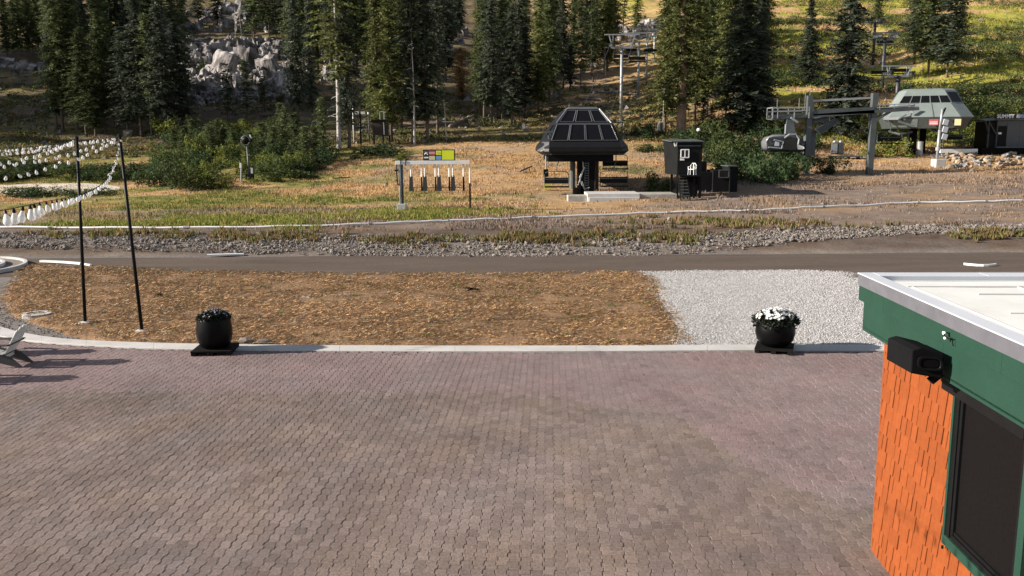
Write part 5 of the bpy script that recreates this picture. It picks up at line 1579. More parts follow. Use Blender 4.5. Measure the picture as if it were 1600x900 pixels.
# ================================================================== LOADING GATE
gg = ground(629, 331); kg = gg.y/FPX
L0 = thing('loading_gate', 'white steel loading gate with black hanging paddles in the meadow', 'gate', gg)
def Xg(px): return (px - 629)*kg
def Zg(py): return (331 - py)*kg
MB().span((Xg(621.5), -.3, -.3), (Xg(635), .25, Zg(318.5))).build('footing', M['concrete'], L0, bevel=.02)
MB().tube([(Xg(626.5), 0, Zg(318.5)), (Xg(626.5), 0, Zg(252))], .075, 10).build('post', M['steel'], L0, True)
MB().tube([(Xg(629.8), .05, Zg(318.5)), (Xg(629.8), .05, Zg(252))], .06, 10).build('post', M['tsteel'], L0, True)
MB().span((Xg(620), -.1, Zg(258)), (Xg(735), .1, Zg(252.3))).build('beam', M['white'], L0, bevel=.01)
MB().span((Xg(627.5), -.13, Zg(259)), (Xg(628.7), .13, Zg(251.5))).span((Xg(635), -.13, Zg(259)), (Xg(636.4), .13, Zg(251.5))).build('clamp', M['tsteel'], L0)
MB().tube([(Xg(622), -.05, Zg(258)), (Xg(621.5), -.05, Zg(272)), (Xg(623), -.05, Zg(290)), (Xg(625), -.02, Zg(288))], .04, 6).build('hose', M['black'], L0)
MB().span((Xg(618.5), -.1, Zg(268)), (Xg(624), 0, Zg(265.5))).build('bracket', M['black'], L0)
for px, pw, lo in ((643.5, 7, 299), (660, 2.6, 299), (665, 7.5, 299), (681.5, 2.6, 299), (687, 7.5, 299), (703, 2.6, 299), (708.5, 7.5, 299), (725, 3.2, 299)):
    e_ = MB().tube([(Xg(px), 0, Zg(258)), (Xg(px), 0, Zg(277))], .045, 8).build('hanger', M['white'], L0)
    MB().loft([[(Xg(px - pw/2), -.03, Zg(lo)), (Xg(px + pw/2), -.03, Zg(lo)), (Xg(px + pw/2), .03, Zg(lo)), (Xg(px - pw/2), .03, Zg(lo))], [(Xg(px - pw*.34), -.03, Zg(275)), (Xg(px + pw*.34), -.03, Zg(275)), (Xg(px + pw*.34), .03, Zg(275)), (Xg(px - pw*.34), .03, Zg(275))]]).build('paddle', M['blackmat'] if pw < 4 else M['dkmetal'], e_)
MB().tube([(Xg(734.6), 0, Zg(258)), (Xg(734.6), 0, Zg(287))], .04, 8).build('end_post', M['white'], L0)
MB().tube([(Xg(734.6), 0, Zg(287)), (Xg(734.6), 0, tz(gg.x + Xg(734.6), gg.y) - gg.z - .05)], .055, 8).build('end_post_base', M['black'], L0)
MB().tube([(Xg(640), .1, Zg(294)), (Xg(727), .1, Zg(294))], .02, 6).build('low_rail', M['tsteel'], L0)
# sign on top of the gate
sg = thing('rider_sign', 'black sign with coloured panels and a big yellow field on top of the gate', 'sign', gg + Vector((0, -.02, Zg(252.2))))
def Zq(py): return (252.2 - py)*kg
MB().span((Xg(663), -.04, 0), (Xg(712.3), .04, Zq(235.3))).build('board', M['signblack'], sg)
for a, b, c, d, mt in ((692.3, 251, 710.8, 236.6, 'signyellow'), (672.3, 243.5, 681.5, 237, 'signred'), (683, 243.5, 691.3, 237, 'signyellow'), (672.3, 251, 681.5, 245, 'signcream'), (683, 251, 691.3, 245, 'signblue'), (664.5, 248.5, 671.3, 246.5, 'white'), (672.3, 241, 681.5, 240, 'white'), (684, 241.5, 690, 239, 'signgold')):
    pr = .004*(a > 683.5) + .004*(b in (241,)) 
    MB().span((Xg(a), -.056 - pr, Zq(b)), (Xg(c), -.042, Zq(d))).build('panel', M[mt], sg)
MB().tube([(Xg(667.9) + .09*math.cos(t*math.pi/6), -.05, Zq(243.2) + .09*math.sin(t*math.pi/6)) for t in range(7)], .03, 6).bar((Xg(666), -.05, Zq(239.5)), (Xg(670), -.05, Zq(239.5)), .02, .03).build('emblem', M['white'], sg)

# ================================================================== LIFT TOWERS
def tower(bpx, bpy_, toppy, halfw, label, frame_h=10, mt='steel', dist=None, r=.22, tilt=0, darkarm=False, frame=True):
    g = ground(bpx, bpy_) if dist is None else None
    k_ = g.y/FPX; h = (bpy_ - toppy)*k_
    e = thing('lift_tower', label, 'lift tower', g)
    MB().tube([(0, 0, -.5), (0, 0, h)], [r, r*.85], 12).build('mast', M[mt], e, True)
    MB().span((-.5, -.5, -.6), (.5, .5, .15)).build('footing', M['oldconc'], e)
    w = halfw*k_; fh = frame_h*k_
    am = M['tsteel'] if darkarm else M['steel']
    MB().bar((-w*.62, 0, h), (w*.62, 0, h), .22, .24).build('crossarm', am, e)
    if frame:
        m = MB().bar((-w, 0, h + fh), (w, 0, h + fh), .14, .14)
        for s in (-1, 1):
            m.bar((s*w*.52, 0, h), (s*w*.74, 0, h + fh), .12, .12)
            m.bar((s*w*.5, .2, h + .1), (s*w*.5, .2, h + fh), .07, .07)
        m.build('lifting_frame', am, e)
    for s in (-1, 1):
        t_ = MB().bar((s*w*.62, -1.6, h + .15), (s*w*.62, 1.6, h + .35), .12, .2).build('sheave_train', M['tsteel'], e)
        for q in range(6):
            MB().tube([(s*w*.62 - .06, -1.4 + q*.56, h + .38), (s*w*.62 + .06, -1.4 + q*.56, h + .38)], .17, 10).build('sheave', M['dkmetal'], t_)
    for s in (-1, 1): MB().bar((s*w*.62 + s*.35, -1.7, h - .1), (s*w*.62 + s*.35, 1.7, h + .1), .5, .04).build('catwalk', M['tsteel'], e)
    return g, h, w
A = tower(970, 192, 80, 27, 'nearer grey lift tower right behind the black terminal', 19, r=.19)
B = tower(997, 150, 70, 24, 'second lift tower up the line behind the black terminal', 13, r=.17)
C_ = tower(1010, 118, 60, 22, 'third lift tower of the black terminal line, small and high', 10, r=.17)
D_ = tower(1022, 95, 50, 16, 'farthest lift tower of the black terminal line', 8, r=.17)
E_ = tower(1401, 164, 121, 26, 'lift tower rising behind the left end of the green terminal', 15, 'dkmetal', r=.3)
F_ = tower(1378, 140, 64, 20, 'second lift tower up the line of the green terminal', 8, 'dkmetal', r=.24, darkarm=True)
H_ = tower(1363.5, 104, 40, 16, 'farthest dark lift tower beside the biggest spruce', 6, 'dkmetal', r=.24, darkarm=True)
# haul ropes between the towers
def ropes(twrs, start, label):
    for s in (-1, 1):
        pts = [start + Vector((s*twrs[0][2]*.62, 0, 0))] if start is not None else []
        for g, h, w in twrs:
            pts.append(g + Vector((s*w*.62, 0, h + .6)))
        full = []
        for a, b in zip(pts[:-1], pts[1:]):
            for q in range(8):
                t = q/8; v = a.lerp(b, t); v.z -= 4*t*(1 - t)*(b - a).length*.012; full.append(v)
        full.append(pts[-1])
        o = MB().tube([v - full[0] for v in full], .028, 5).build('haul_rope', M['dkmetal'], loc=full[0])
        tag(o, label % ('left' if s < 0 else 'right'), 'rope')
ropes([A, B, C_, D_], G1 + Vector((0, 5, Z1(232))), 'steel haul rope on the %s side of the black terminal line')
ropes([E_, F_, H_], ground(1415, 250) + Vector((0, 2, 3.6)), 'steel haul rope on the %s side of the green terminal line')
def mid(T, U, s, t):
    a = T[0] + Vector((s*T[2]*.62, 0, T[1] + .6)); b = U[0] + Vector((s*U[2]*.62, 0, U[1] + .6))
    v = a.lerp(b, t); v.z -= 4*t*(1 - t)*(b - a).length*.012; return v
def line_chair(T, U, s, t, label, w=2.1):
    v = mid(T, U, s, t)
    e = lift_chair(800, 450, 10, 0, label, w, 0, 'chairs travelling on the lift lines'); e.location = v - Vector((.12, .3, 2.35)); return e
line_chair(A, B, 1, .3, 'lift chair on the line just past the nearer tower, right side')
line_chair(A, B, -1, .6, 'lift chair on the line between the first two towers, left side')
line_chair(B, C_, 1, .4, 'lift chair on the line above the second tower, right side')
line_chair(B, C_, -1, .5, 'lift chair on the line above the second tower, left side')
line_chair(E_, F_, 1, .45, 'lift chair on the right rope above the green terminal', 2.6)
line_chair(F_, H_, 1, .5, 'lift chair high on the rope beside the biggest spruce', 2.6)
line_chair(E_, F_, -1, .4, 'lift chair on the left rope above the steel frame', 2.6)

# ================================================================== GREEN TERMINAL (right)
G2 = ground(1440, 246); k2 = G2.y/FPX
T2 = thing('lift_terminal', 'grey-green lift terminal with a band of dark windows on the right', 'lift terminal', G2)
T2.rotation_euler = (0, 0, R(-20))
def X2(px): return (px - 1440)*k2*.93
def Z2(py): return (246 - py)*k2
def ring2(x0, x1, c, yf, yb, z):
    return [Vector((X2(x0), yf + c, z)), Vector((X2(x0) + c, yf, z)), Vector((X2(x1) - c*1.8, yf, z)), Vector((X2(x1), yf + c*1.6, z)), Vector((X2(x1), yb - c, z)), Vector((X2(x1) - c, yb, z)), Vector((X2(x0) + c, yb, z)), Vector((X2(x0), yb - c, z))]
r2 = [ring2(1380, 1504, .6, .2, 6.0, Z2(202)), ring2(1374, 1512, .6, -.15, 6.3, Z2(186.5)), ring2(1374, 1515, .6, -.25, 6.4, Z2(185)), ring2(1390, 1500, .6, .75, 5.6, Z2(164)), ring2(1402, 1489, .6, 1.35, 5.0, Z2(144)), ring2(1408, 1484, .6, 1.7, 4.7, Z2(141))]
MB().loft(r2[:2]).build('skirt', M['ggdark'], T2)
MB().loft([[v + Vector((0, 0, .002)) for v in r2[1]], r2[2], r2[3]]).build('lower_hood', M['gghood'], T2)
MB().loft([[v + Vector((0, 0, .002)) for v in r2[3]], r2[4], r2[5]]).build('upper_hood', M['gghood'], T2)
def fq2(i, j, a, b, u0, u1, s0=1, s1=2, pr=.03):
    L0_, R0_, L1_, R1_ = r2[i][s0], r2[i][s1], r2[j][s0], r2[j][s1]
    P = lambda s, t: (L0_.lerp(R0_, s)).lerp(L1_.lerp(R1_, s), t)
    q = [P(a, u0), P(b, u0), P(b, u1), P(a, u1)]
    n = (q[1] - q[0]).cross(q[2] - q[0]).normalized()
    return [v + n*pr for v in q]
for a, b in ((.0, .185), (.21, .385), (.41, .58), (.605, .78), (.805, .985)):
    MB().slab(fq2(3, 4, a, b, .05, .58), .05).build('window', M['glass'], T2)
MB().slab(fq2(3, 4, .1, .9, .1, .85, 2, 3), .05).build('window', M['glass'], T2)
for a in (.3, .62, .985):
    MB().slab(fq2(2, 3, a - .006, a + .006, .0, 1.0, pr=.025), .03).build('seam', M['ggdark'], T2)
MB().slab(fq2(0, 1, .02, .42, .12, .9, pr=.02), .03).build('skirt_panel', M['gghood'], T2)
def sign2(x0, x1, y0_, y1_, mt, nm='sign'):
    u = [(x0, y0_), (x1, y0_), (x1, y1_), (x0, y1_)]
    return MB().slab([(X2(x), -.22, Z2(y)) for x, y in u], .03).build(nm, M[mt], T2)
s_ = sign2(1447, 1461, 197.5, 188.6, 'signred')
for q in range(2):
    MB().slab([(X2(1448), -.235, Z2(193.2 + q*2.6)), (X2(1460), -.235, Z2(193.2 + q*2.6)), (X2(1460), -.235, Z2(192.2 + q*2.6)), (X2(1448), -.235, Z2(192.2 + q*2.6))], .01).build('line', M['white'], s_)
sign2(1485, 1494.5, 198, 188.5, 'signcream'); sign2(1476, 1482, 199, 188.5, 'signblack')
for px, w, yy, mt in ((1427, 12, 1.5, 'blackmat'), (1444, 9, 2.6, 'blackmat')):
    MB().loft([[(X2(px - w/2), yy, z), (X2(px + w/2), yy, z), (X2(px + w/2), yy + .9, z), (X2(px - w/2), yy + .9, z)] for z in (-.6, Z2(202.2))]).build('pylon', M[mt], T2)
MB().tube([(X2(1438), 1.2, -.6), (X2(1438), 1.2, Z2(222))], .28, 12).build('pylon_base', M['steel'], T2)
MB().tube([(X2(1419), 1.4, -.6), (X2(1419), 1.4, Z2(203))], .1, 8).build('support_post', M['tsteel'], T2)
MB().tube([(X2(1388), 1, Z2(206)), (X2(1405), .6, Z2(211)), (X2(1424), .9, Z2(207))], .12, 8).build('guide_rail', M['tsteel'], T2)
MB().tube([(X2(1455), 1, Z2(206)), (X2(1478), .6, Z2(206)), (X2(1492), 1.2, Z2(202.5))], .1, 8).build('guide_rail', M['tsteel'], T2)
MB().slab([(X2(1376.5), -.5, Z2(188.5)), (X2(1400), -.5, Z2(188.5)), (X2(1407), .1, Z2(180)), (X2(1383), .1, Z2(180))], .06).build('side_canopy', M['steel'], T2)
MB().bar((X2(1399), -.4, Z2(189)), (X2(1412), -.4, Z2(181)), .12).bar((X2(1400), -.4, Z2(191)), (X2(1425), -.4, Z2(199)), .2).build('canopy_strut', M['tsteel'], T2)
MB().span((X2(1416), -.45, Z2(179)), (X2(1421), -.3, Z2(168))).build('control_box', M['steel'], T2)
m = MB()
for px in np.linspace(1418, 1475, 12): m.bar((X2(px), 2.8, Z2(144.6)), (X2(px), 2.8, Z2(141.5)), .03)
m.bar((X2(1418), 2.8, Z2(142)), (X2(1475), 2.8, Z2(142)), .03).build('roof_rail', M['tsteel'], T2)
lift_chair(1393, 224, G2.y + .5, k2, 'parked lift chair under the left half of the green terminal', 2.5, R(8), 'chairs at the green terminal')
lift_chair(1486, 222, G2.y + .5, k2, 'parked lift chair under the right end of the green terminal', 2.3, R(-6), 'chairs at the green terminal')
MB().span((X2(1455), .5, -.7), (X2(1475), 3, .2)).build('footing', M['oldconc'], T2)

# ---- steel frame with the parking rail, left of the green terminal
G3 = ground(1258, 273); k3 = G3.y/FPX
FR = thing('parking_rail_frame', 'grey steel frame carrying the chair parking rail, left of the green terminal', 'steel frame', G3)
def X3(px): return (px - 1258)*k3
def Z3(py): return (273 - py)*k3
p1 = MB().bar((X3(1259.5), 0, -.4), (X3(1259.5), 0, Z3(153)), .42, .42).build('post', M['tsteel'], FR)
MB().bar((X3(1267.5), .8, Z3(178)), (X3(1267.5), .8, Z3(158)), .35, .3).build('post', M['tsteel'], FR)
MB().bar((X3(1357), 0, tz(G3.x + X3(1357), G3.y) - G3.z - .3), (X3(1358.5), 0, Z3(150)), .5, .45).build('post', M['tsteel'], FR)
MB().bar((X3(1262), .3, Z3(161)), (X3(1357), .3, Z3(156.5)), .2, .16).build('top_beam', M['steel'], FR)
MB().bar((X3(1201), -.25, Z3(187.5)), (X3(1425), -.25, Z3(173.5)), .2, .26).build('rail', M['tsteel'], FR)
MB().bar((X3(1201), .6, Z3(184)), (X3(1425), .6, Z3(169.5)), .2, .2).build('rail', M['tsteel'], FR)
MB().bar((X3(1264), -.3, Z3(178.5)), (X3(1357), -.3, Z3(175.5)), .1, .5).build('rail_web', M['tsteel'], FR)
MB().slab([(X3(1201), -.4, Z3(188)), (X3(1259), -.4, Z3(183)), (X3(1259), 1.2, Z3(182)), (X3(1201), 1.2, Z3(187))], .08).build('catwalk', M['tsteel'], FR)
m = MB()
for yy in (-.4, 1.2):
    for a, b in ((171, 170.5), (176.5, 175.5)):
        m.bar((X3(1201), yy, Z3(a)), (X3(1258), yy, Z3(b)), .06)
    for px in (1201.5, 1209, 1234.5, 1257): m.bar((X3(px), yy, Z3(187)), (X3(px), yy, Z3(170.8)), .06)
m.bar((X3(1201.5), -.4, Z3(171)), (X3(1201.5), 1.2, Z3(171)), .06)
for px, y_ in ((1215, 158), (1249, 156), (1258, 143), (1265, 141)): m.bar((X3(px), .9, Z3(y_)), (X3(px), .9, Z3(172)), .04)
m.build('railing', M['steel'], FR)
m = MB()
for a in (168, 172):
    m.bar((X3(1362), -.3, Z3(a)), (X3(1424), -.3, Z3(a - 2)), .06)
for px in (1365, 1387, 1410): m.bar((X3(px), -.3, Z3(178)), (X3(px), -.3, Z3(166)), .05)
m.build('railing', M['steel'], FR)
MB().slab([(X3(1268), -.35, Z3(203)), (X3(1276), -.35, Z3(212)), (X3(1304), -.1, Z3(194)), (X3(1299), -.1, Z3(187))], .25).build('folding_panel', M['tsteel'], FR)
m = MB()
for q in range(4):
    t = q/4
    m.bar((X3(1269.5 + 8*t), -.37, Z3(204 + 8*t)), (X3(1299.5 + 5*t), -.12, Z3(188.5 + 6.5*t)), .05, .04)
m.build('panel_rib', M['dkmetal'], FR)
MB().span((X3(1262.5), .2, Z3(244)), (X3(1273), 1.6, Z3(206))).build('cabinet', M['shack'], FR)
MB().slab([(X3(1265), -.1, Z3(192)), (X3(1290), -.1, Z3(188)), (X3(1290), .5, Z3(183)), (X3(1262), .5, Z3(187))], .2).build('gusset', M['tsteel'], FR)
MB().bar((X3(1352), -.1, Z3(195)), (X3(1350), -.1, Z3(178)), .2, .2).bar((X3(1362), -.2, Z3(190)), (X3(1385), -.2, Z3(176)), .2, .2).build('brace', M['tsteel'], FR)
# bubble chair hanging from the rail
bc = thing('bubble_chair', 'parked chair with a grey bubble cover hanging from the left end of the rail', 'lift chair', at(1221, 236, G3.y - .2))
def Xb(px): return (px - 1221)*k3
def Zb(py): return (236 - py)*k3
pr_b = [(1194, 230), (1193, 222), (1196, 215), (1204, 211), (1215, 210), (1226, 211.5), (1238, 212), (1246, 216), (1251, 225), (1250, 232)]
MB().loft([[(Xb(x), yy, Zb(max(y, 211 + abs(s)*6))) for x, y in pr_b] + [(Xb(1249), yy, Zb(234)), (Xb(1196), yy, Zb(234))] for s, yy in ((1, -.8), (.4, -1.0), (0, -.3), (.3, .5), (1, .8))]).build('bubble', M['bubble'], bc, True)
MB().span((Xb(1197), -1.06, Zb(237)), (Xb(1252), .7, Zb(233.5))).build('seat', M['black'], bc, bevel=.03)
MB().slab([(Xb(1218), -1.03, Zb(234)), (Xb(1240), -1.03, Zb(234)), (Xb(1236), -1.03, Zb(217)), (Xb(1228), -1.03, Zb(214)), (Xb(1221), -1.03, Zb(220))], .03).build('opening', M['glass'], bc)
m = MB(); m.tube([(Xb(1195), -1.05, Zb(230)), (Xb(1215), -1.07, Zb(232)), (Xb(1217), -1.07, Zb(222)), (Xb(1203), -1.07, Zb(219))], .07, 6)
m.tube([(Xb(1219), -1.0, Zb(216)), (Xb(1226), -1.0, Zb(211)), (Xb(1236), -1.0, Zb(211)), (Xb(1241), -1.0, Zb(218)), (Xb(1240), -1.0, Zb(226))], .08, 6).build('frame_tube', M['steel'], bc)
MB().slab([(Xb(1204), -1.06, Zb(228)), (Xb(1211), -1.06, Zb(228)), (Xb(1211), -1.06, Zb(221)), (Xb(1205), -1.06, Zb(221))], .02).build('sticker', M['utility'], bc)
MB().slab([(Xb(1222), -.5, Zb(211)), (Xb(1239), -.5, Zb(211)), (Xb(1236), -.3, Zb(190)), (Xb(1226), -.3, Zb(188))], .25).build('hanger', M['tsteel'], bc)
MB().bar((Xb(1229), -.7, Zb(186)), (Xb(1240), -.7, Zb(193)), .14).bar((Xb(1220), -.9, Zb(210)), (Xb(1222), -.6, Zb(196)), .1).build('grip', M['steel'], bc)
# small grey cabinets under the frame
gc = ground(1312, 248); kc = gc.y/FPX
cb2 = thing('electrical_cabinet', 'pair of small grey electrical cabinets on a skid under the steel frame', 'cabinet', gc)
for q, x in enumerate((-.55, .0)):
    d_ = MB().box((x, 0, .95), (.5, .4, 1.1)).build('cabinet', M['tsteel'], cb2, bevel=.02)
    MB().box((x, -.215, .95), (.4, .02, .9)).build('door', M['steel'] if q == 0 else M['tsteel'], d_)
    MB().lathe([(0, 0), (.16, 0), (.14, .14), (0, .2)], 10, (x, 0, 1.5)).build('vent', M['steel'], d_)
MB().box((.5, 0, .2), (3.0, .9, .12)).build('skid', M['tsteel'], cb2)
for x in (-.8, .8, 1.7): MB().box((x, 0, .02), (.12, .6, .4)).build('foot', M['black'], cb2)

# ---- pale pole with three signal boxes, concrete block
gm = ground(1465, 261); km = gm.y/FPX
PO = thing('signal_pole', 'pale steel pole with signal boxes on a concrete block before the green terminal', 'pole', gm)
def Xm(px): return (px - 1465)*km
def Zm(py): return (261 - py)*km
MB().span((Xm(1458), -.5, -.2), (Xm(1473.5), .5, Zm(249))).build('block', M['concrete'], PO, bevel=.03)
MB().tube([(Xm(1463.2), 0, Zm(249)), (Xm(1464), 0, Zm(205))], .12, 10).build('lower_mast', M['steel'], PO, True)
MB().tube([(Xm(1464), 0, Zm(205)), (Xm(1466), 0, Zm(173))], .10, 10).build('upper_mast', M['steel'], PO, True)
MB().tube([(Xm(1466), 0, Zm(183)), (Xm(1470.5), 0, Zm(171))], .08, 8).build('arm', M['black'], PO)
for y_ in (193, 204, 215):
    MB().box((Xm(1471.5), 0, Zm(y_)), (.45, .3, .5), (0, R(14), 0)).build('signal_box', M['utility'], PO, bevel=.02)
MB().lathe([(.2, 0), (.2, .3)], 10, (Xm(1463.4), 0, Zm(236))).build('collar', M['steel'], PO)
MB().tube([(Xm(1469), -.1, Zm(215)), (Xm(1470), -.1, Zm(232))], .03, 6).build('conduit', M['tsteel'], PO)
gw = ground(1468, 243); gw2 = at(1526, 235.5, gw.y)
bm2 = thing('white_beam', 'long white beam lying level in front of the rock pile by the signal pole', 'beam', at(1468, 236, gw.y))
MB().bar((0, 0, 0), gw2 - bm2.location, .4, .36).build('beam', M['white'], bm2)
for t in (.08, .5, .92):
    p = (gw2 - bm2.location)*t
    MB().bar((p.x, 0, p.z - .2), (p.x, 0, tz(bm2.location.x + p.x, gw.y) - bm2.location.z - .1), .25).build('support', M['oldconc'], bm2)

# ================================================================== SUMMIT HUT
gt = ground(1580, 240); kt = gt.y/FPX
SH = thing('summit_hut', 'grey lift hut with open awning flap and roof sign at the right edge', 'hut', gt)
def Xt(px): return (px - 1580)*kt
def Zt(py): return (240 - py)*kt
MB().span((Xt(1525), -1.0, -.6), (Xt(1640), 3, Zt(231))).build('deck', M['blackmat'], SH)
MB().span((Xt(1548), -1.05, Zt(231)), (Xt(1640), -.9, Zt(229.2))).build('deck_edge', M['tsteel'], SH)
MB().span((Xt(1555), 0, Zt(231)), (Xt(1640), 2.6, Zt(188))).build('wall', M['shack'], SH)
MB().slab([(Xt(1550), -.3, Zt(187.5)), (Xt(1642), -.3, Zt(187.5)), (Xt(1642), 2.8, Zt(185.5)), (Xt(1550), 2.8, Zt(185.5))], .08).build('roof', M['tsteel'], SH)
dr_ = MB().span((Xt(1556.5), -.03, Zt(229)), (Xt(1570), -.002, Zt(198))).build('door', M['black'], SH)
MB().span((Xt(1557), -.05, Zt(210.5)), (Xt(1562), -.032, Zt(207.5))).build('notice', M['white'], dr_)
for a, b in ((1570.5, 1590), (1590.4, 1640)):
    MB().span((Xt(a), -.025, Zt(228.5)), (Xt(b), -.002, Zt(190))).build('wall_panel', M['shack'], SH)
MB().slab([(Xt(1527), -1.0, Zt(189.5)), (Xt(1554), -.4, Zt(187.8)), (Xt(1554), 1.6, Zt(186.5)), (Xt(1530), 1.0, Zt(188))], .08).build('awning', M['dkmetal'], SH)
MB().bar((Xt(1528), -.9, Zt(190.5)), (Xt(1541), -.1, Zt(209)), .14).bar((Xt(1541), .1, Zt(189)), (Xt(1553), -.1, Zt(210)), .12).bar((Xt(1541), -.1, Zt(189)), (Xt(1541), -.1, Zt(231)), .12).build('awning_strut', M['dkmetal'], SH)
MB().span((Xt(1541), .2, Zt(231)), (Xt(1554.5), 2.4, Zt(191))).build('side_wall', M['black'], SH)
ss = thing('summit_sign', 'black SUMMIT sign standing on the roof of the grey hut', 'sign', gt + Vector((0, -.2, Zt(187.3))))
def Zu(py): return (187.3 - py)*kt
MB().span((Xt(1549), -.06, 0), (Xt(1595), .06, Zu(179.6))).build('board', M['signblack'], ss)
cu = bpy.data.curves.new('lettering', 'FONT'); cu.body = 'SUMMIT'; cu.size = .52; cu.extrude = .012; cu.offset = .012; cu.align_x = 'LEFT'; cu.space_character = 1.08
to = bpy.data.objects.new('tmp_text', cu); col.objects.link(to)
bpy.context.view_layer.update()
tm = bpy.data.meshes.new_from_object(to.evaluated_get(bpy.context.evaluated_depsgraph_get()))
bpy.data.objects.remove(to)
tm.materials.append(M['whitepl'])
lt = bpy.data.objects.new('lettering', tm); col.objects.link(lt); lt.parent = ss
w_ = max(v.co.x for v in tm.vertices) - min(v.co.x for v in tm.vertices)
lt.rotation_euler = (R(90), 0, 0); lt.location = (Xt(1551), -.085, Zu(186.0)); fs = (Xt(1577) - Xt(1551))/w_; lt.scale = (fs, .33/.36, 1)
for px in (1583, 1590):
    m = MB()
    for a, b in (((-.14, -.13), (.14, -.13)), ((-.14, .13), (.14, .13)), ((-.14, -.13), (-.14, .13)), ((.14, -.13), (.14, .13)), ((0, -.13), (0, .13)), ((-.14, 0), (.14, 0))):
        m.bar((Xt(px + 1) + a[0], -.07, Zu(183.4) + a[1]), (Xt(px + 1) + b[0], -.07, Zu(183.4) + b[1]), .035, .035)
    m.build('emblem', M['utility'] if px < 1585 else M['signblue'], ss)

# ================================================================== THINGS AT THE FOREST EDGE
def post(px, py, top, r, label, mt='white', name='pole'):
    g = ground(px, py); h = (at(px, top, g.y) - at(px, py, g.y)).z
    e = thing(name, label, 'pole', g)
    MB().tube([(0, 0, -.3), (0, 0, h)], r, 8).build('post', M[mt], e, True)
    return e, h, g.y/FPX
post(553, 224, 166, .055, 'slim white pole between the pale-trunked pine and the floodlight')
e, h, kk = post(564, 227, 178, .10, 'dark post with a white twin floodlight left of the notice board', 'black', 'floodlight_post')
MB().box((-.0 - .32, 0, h + .1), (.42, .2, .3), (0, R(8), 0)).box((.32, 0, h + .1), (.42, .2, .3), (0, R(-8), 0)).build('floodlight', M['whitepl'], e)
MB().bar((-.75, 0, h*.68), (.9, 0, h*.68), .1).build('crossbar', M['dkmetal'], e)
e, h, kk = post(577, 224, 177, .05, 'thin dark post with a small white lamp left of the notice board', 'dkmetal', 'lamp_post')
MB().lathe([(0, -.1), (.09, -.1), (.1, .1), (0, .12)], 8, (0, 0, h)).build('lamp_head', M['whitepl'], e)
gn = ground(596, 226); kn = gn.y/FPX
nb0 = thing('notice_board', 'brown notice board on legs with a white bracket at the forest edge', 'notice board', gn)
MB().span((-13*kn, -.1, 14*kn), (11*kn, .1, 36*kn)).build('board', M['brown'], nb0)
MB().slab([(-14*kn, -.35, 36.2*kn), (12.5*kn, -.35, 36.2*kn), (12.5*kn, .35, 38*kn), (-14*kn, .35, 38*kn)], .08).build('roof', M['black'], nb0)
for x in (-11, 3, 13): MB().bar((x*kn, 0, -.3), (x*kn, 0, 14*kn), .16).build('leg', M['black'], nb0)
MB().span((5*kn, -.25, 13*kn), (17*kn, .3, 14.4*kn)).build('shelf', M['brown'], nb0)
m = MB()
for a, b in (((-1, 38), (-1, 50)), ((5.5, 38), (5.5, 50)), ((-1, 50), (5.5, 50)), ((5, 15), (4.5, 34))):
    m.bar((a[0]*kn, -.14, a[1]*kn), (b[0]*kn, -.14, b[1]*kn), .09)
m.build('bracket', M['white'], nb0)
# snow gun
gq = ground(388, 284); kq = gq.y/FPX
SG = thing('snow_gun', 'snow gun with a round fan barrel on a mast at the edge of the thicket', 'snow gun', gq)
def q_(x, y): return ((x - 388)*kq, (284 - y)*kq)
x, z = q_(390, 262); MB().tube([(x, 0, .2), (q_(389, 235)[0], 0, q_(0, 230)[1])], .07, 8).build('mast', M['tsteel'], SG, True)
m = MB(); x, z = q_(389, 221)
rr_ = [(0, .0), (.28, .0), (.34, .1), (.36, .5), (.30, .8), (.0, .8)]
m.lathe(rr_, 18); m.v = [(vx + x, -vz + .4, vy + z) for vx, vy, vz in m.v]; m.f = [f[::-1] for f in m.f]
br = m.build('fan_barrel', M['black'], SG, True)
MB().tube([(x + .36*math.cos(t*math.pi/8), -.35, z + .36*math.sin(t*math.pi/8)) for t in range(17)], .05, 6).build('nozzle_ring', M['tsteel'], br)
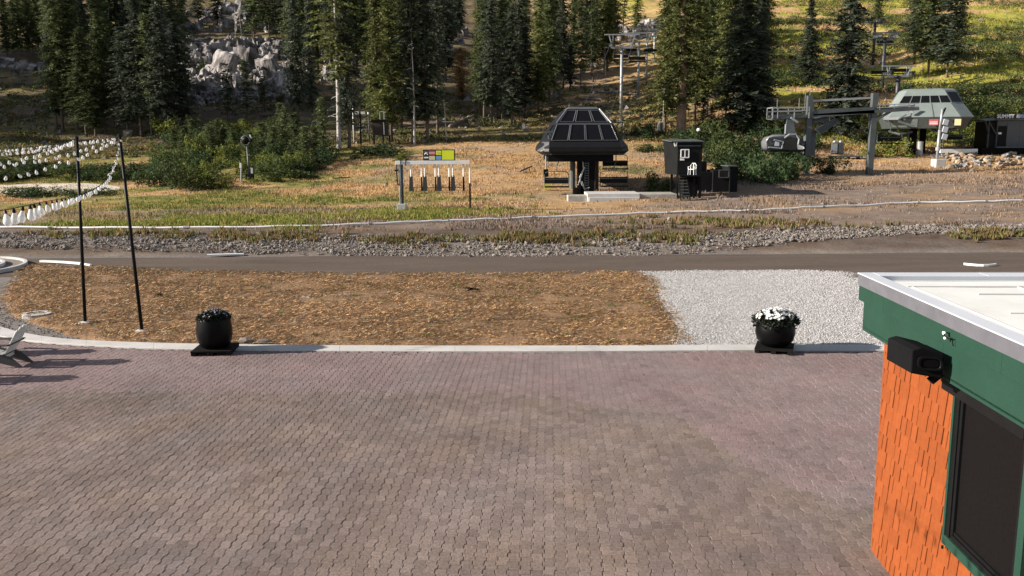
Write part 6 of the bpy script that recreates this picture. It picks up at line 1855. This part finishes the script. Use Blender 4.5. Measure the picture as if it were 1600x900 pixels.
MB().bar((q_(394, 212)[0], 0, q_(0, 212)[1]), (q_(396, 218)[0], 0, q_(0, 218)[1]), .1).build('fin', M['white'], SG)
MB().box((q_(391, 273)[0], 0, q_(0, 277)[1]), (.6, .5, .5)).build('base', M['black'], SG); MB().box((q_(395, 268)[0], -.1, q_(0, 267)[1]), (.16, .1, .45)).build('plate', M['utility'], SG)
MB().bar((q_(379, 276)[0], -.1, q_(0, 262)[1]), (q_(378, 284)[0], -.2, -.05), .12).bar((q_(370, 280)[0], -.1, .35), (q_(367, 286)[0], -.2, -.05), .1).bar((q_(370, 280)[0], 0, .35), (q_(388, 280)[0], 0, .35), .1).build('legs', M['tsteel'], SG)
MB().box((q_(378, 262)[0], -.1, q_(0, 262)[1] + .15), (.16, .16, .4)).build('hydrant_head', M['whitepl'], SG)
# utility boxes at the foot of the white trunk
gu = ground(1031, 208); ku = gu.y/FPX
U = thing('utility_pedestal', 'pale utility pedestal beside the white dead trunk on the lift line', 'utility box', gu)
MB().box((-.15, 0, .45), (.22, .3, 1.0)).build('cabinet', M['utility'], U, bevel=.02); MB().box((.2, .1, .55), (.25, .3, 1.2)).build('cabinet', M['tsteel'], U, bevel=.02); MB().box((-.15, 0, 1.02), (.14, .2, .2)).build('cap', M['white'], U)
# fallen bench-like frame in the meadow left of the terminal
gb = ground(822, 270); kb = gb.y/FPX
BN = thing('timber_trestle', 'small tipped timber trestle in the golden grass left of the black terminal', 'trestle', gb, R(15))
MB().bar((-.55, 0, .12), (.55, 0, .55), .1).bar((-.4, .5, .12), (.6, .5, .52), .08).build('rail', M['brown'], BN)
for x in (-.2, .3):
    MB().bar((x, 0, -.05), (x + .1, .25, .42), .07).build('leg', M['brown'], BN)
# small white marker on the slope
gk = ground(818, 202); mk = thing('marker_box', 'small white marker box on the slope left of the black terminal roof', 'marker', gk)
MB().box((0, 0, .28), (.32, .3, .5)).build('box', M['white'], mk, bevel=.03); MB().box((-.06, 0, .56), (.2, .34, .08)).build('lid', M['utility'], mk)
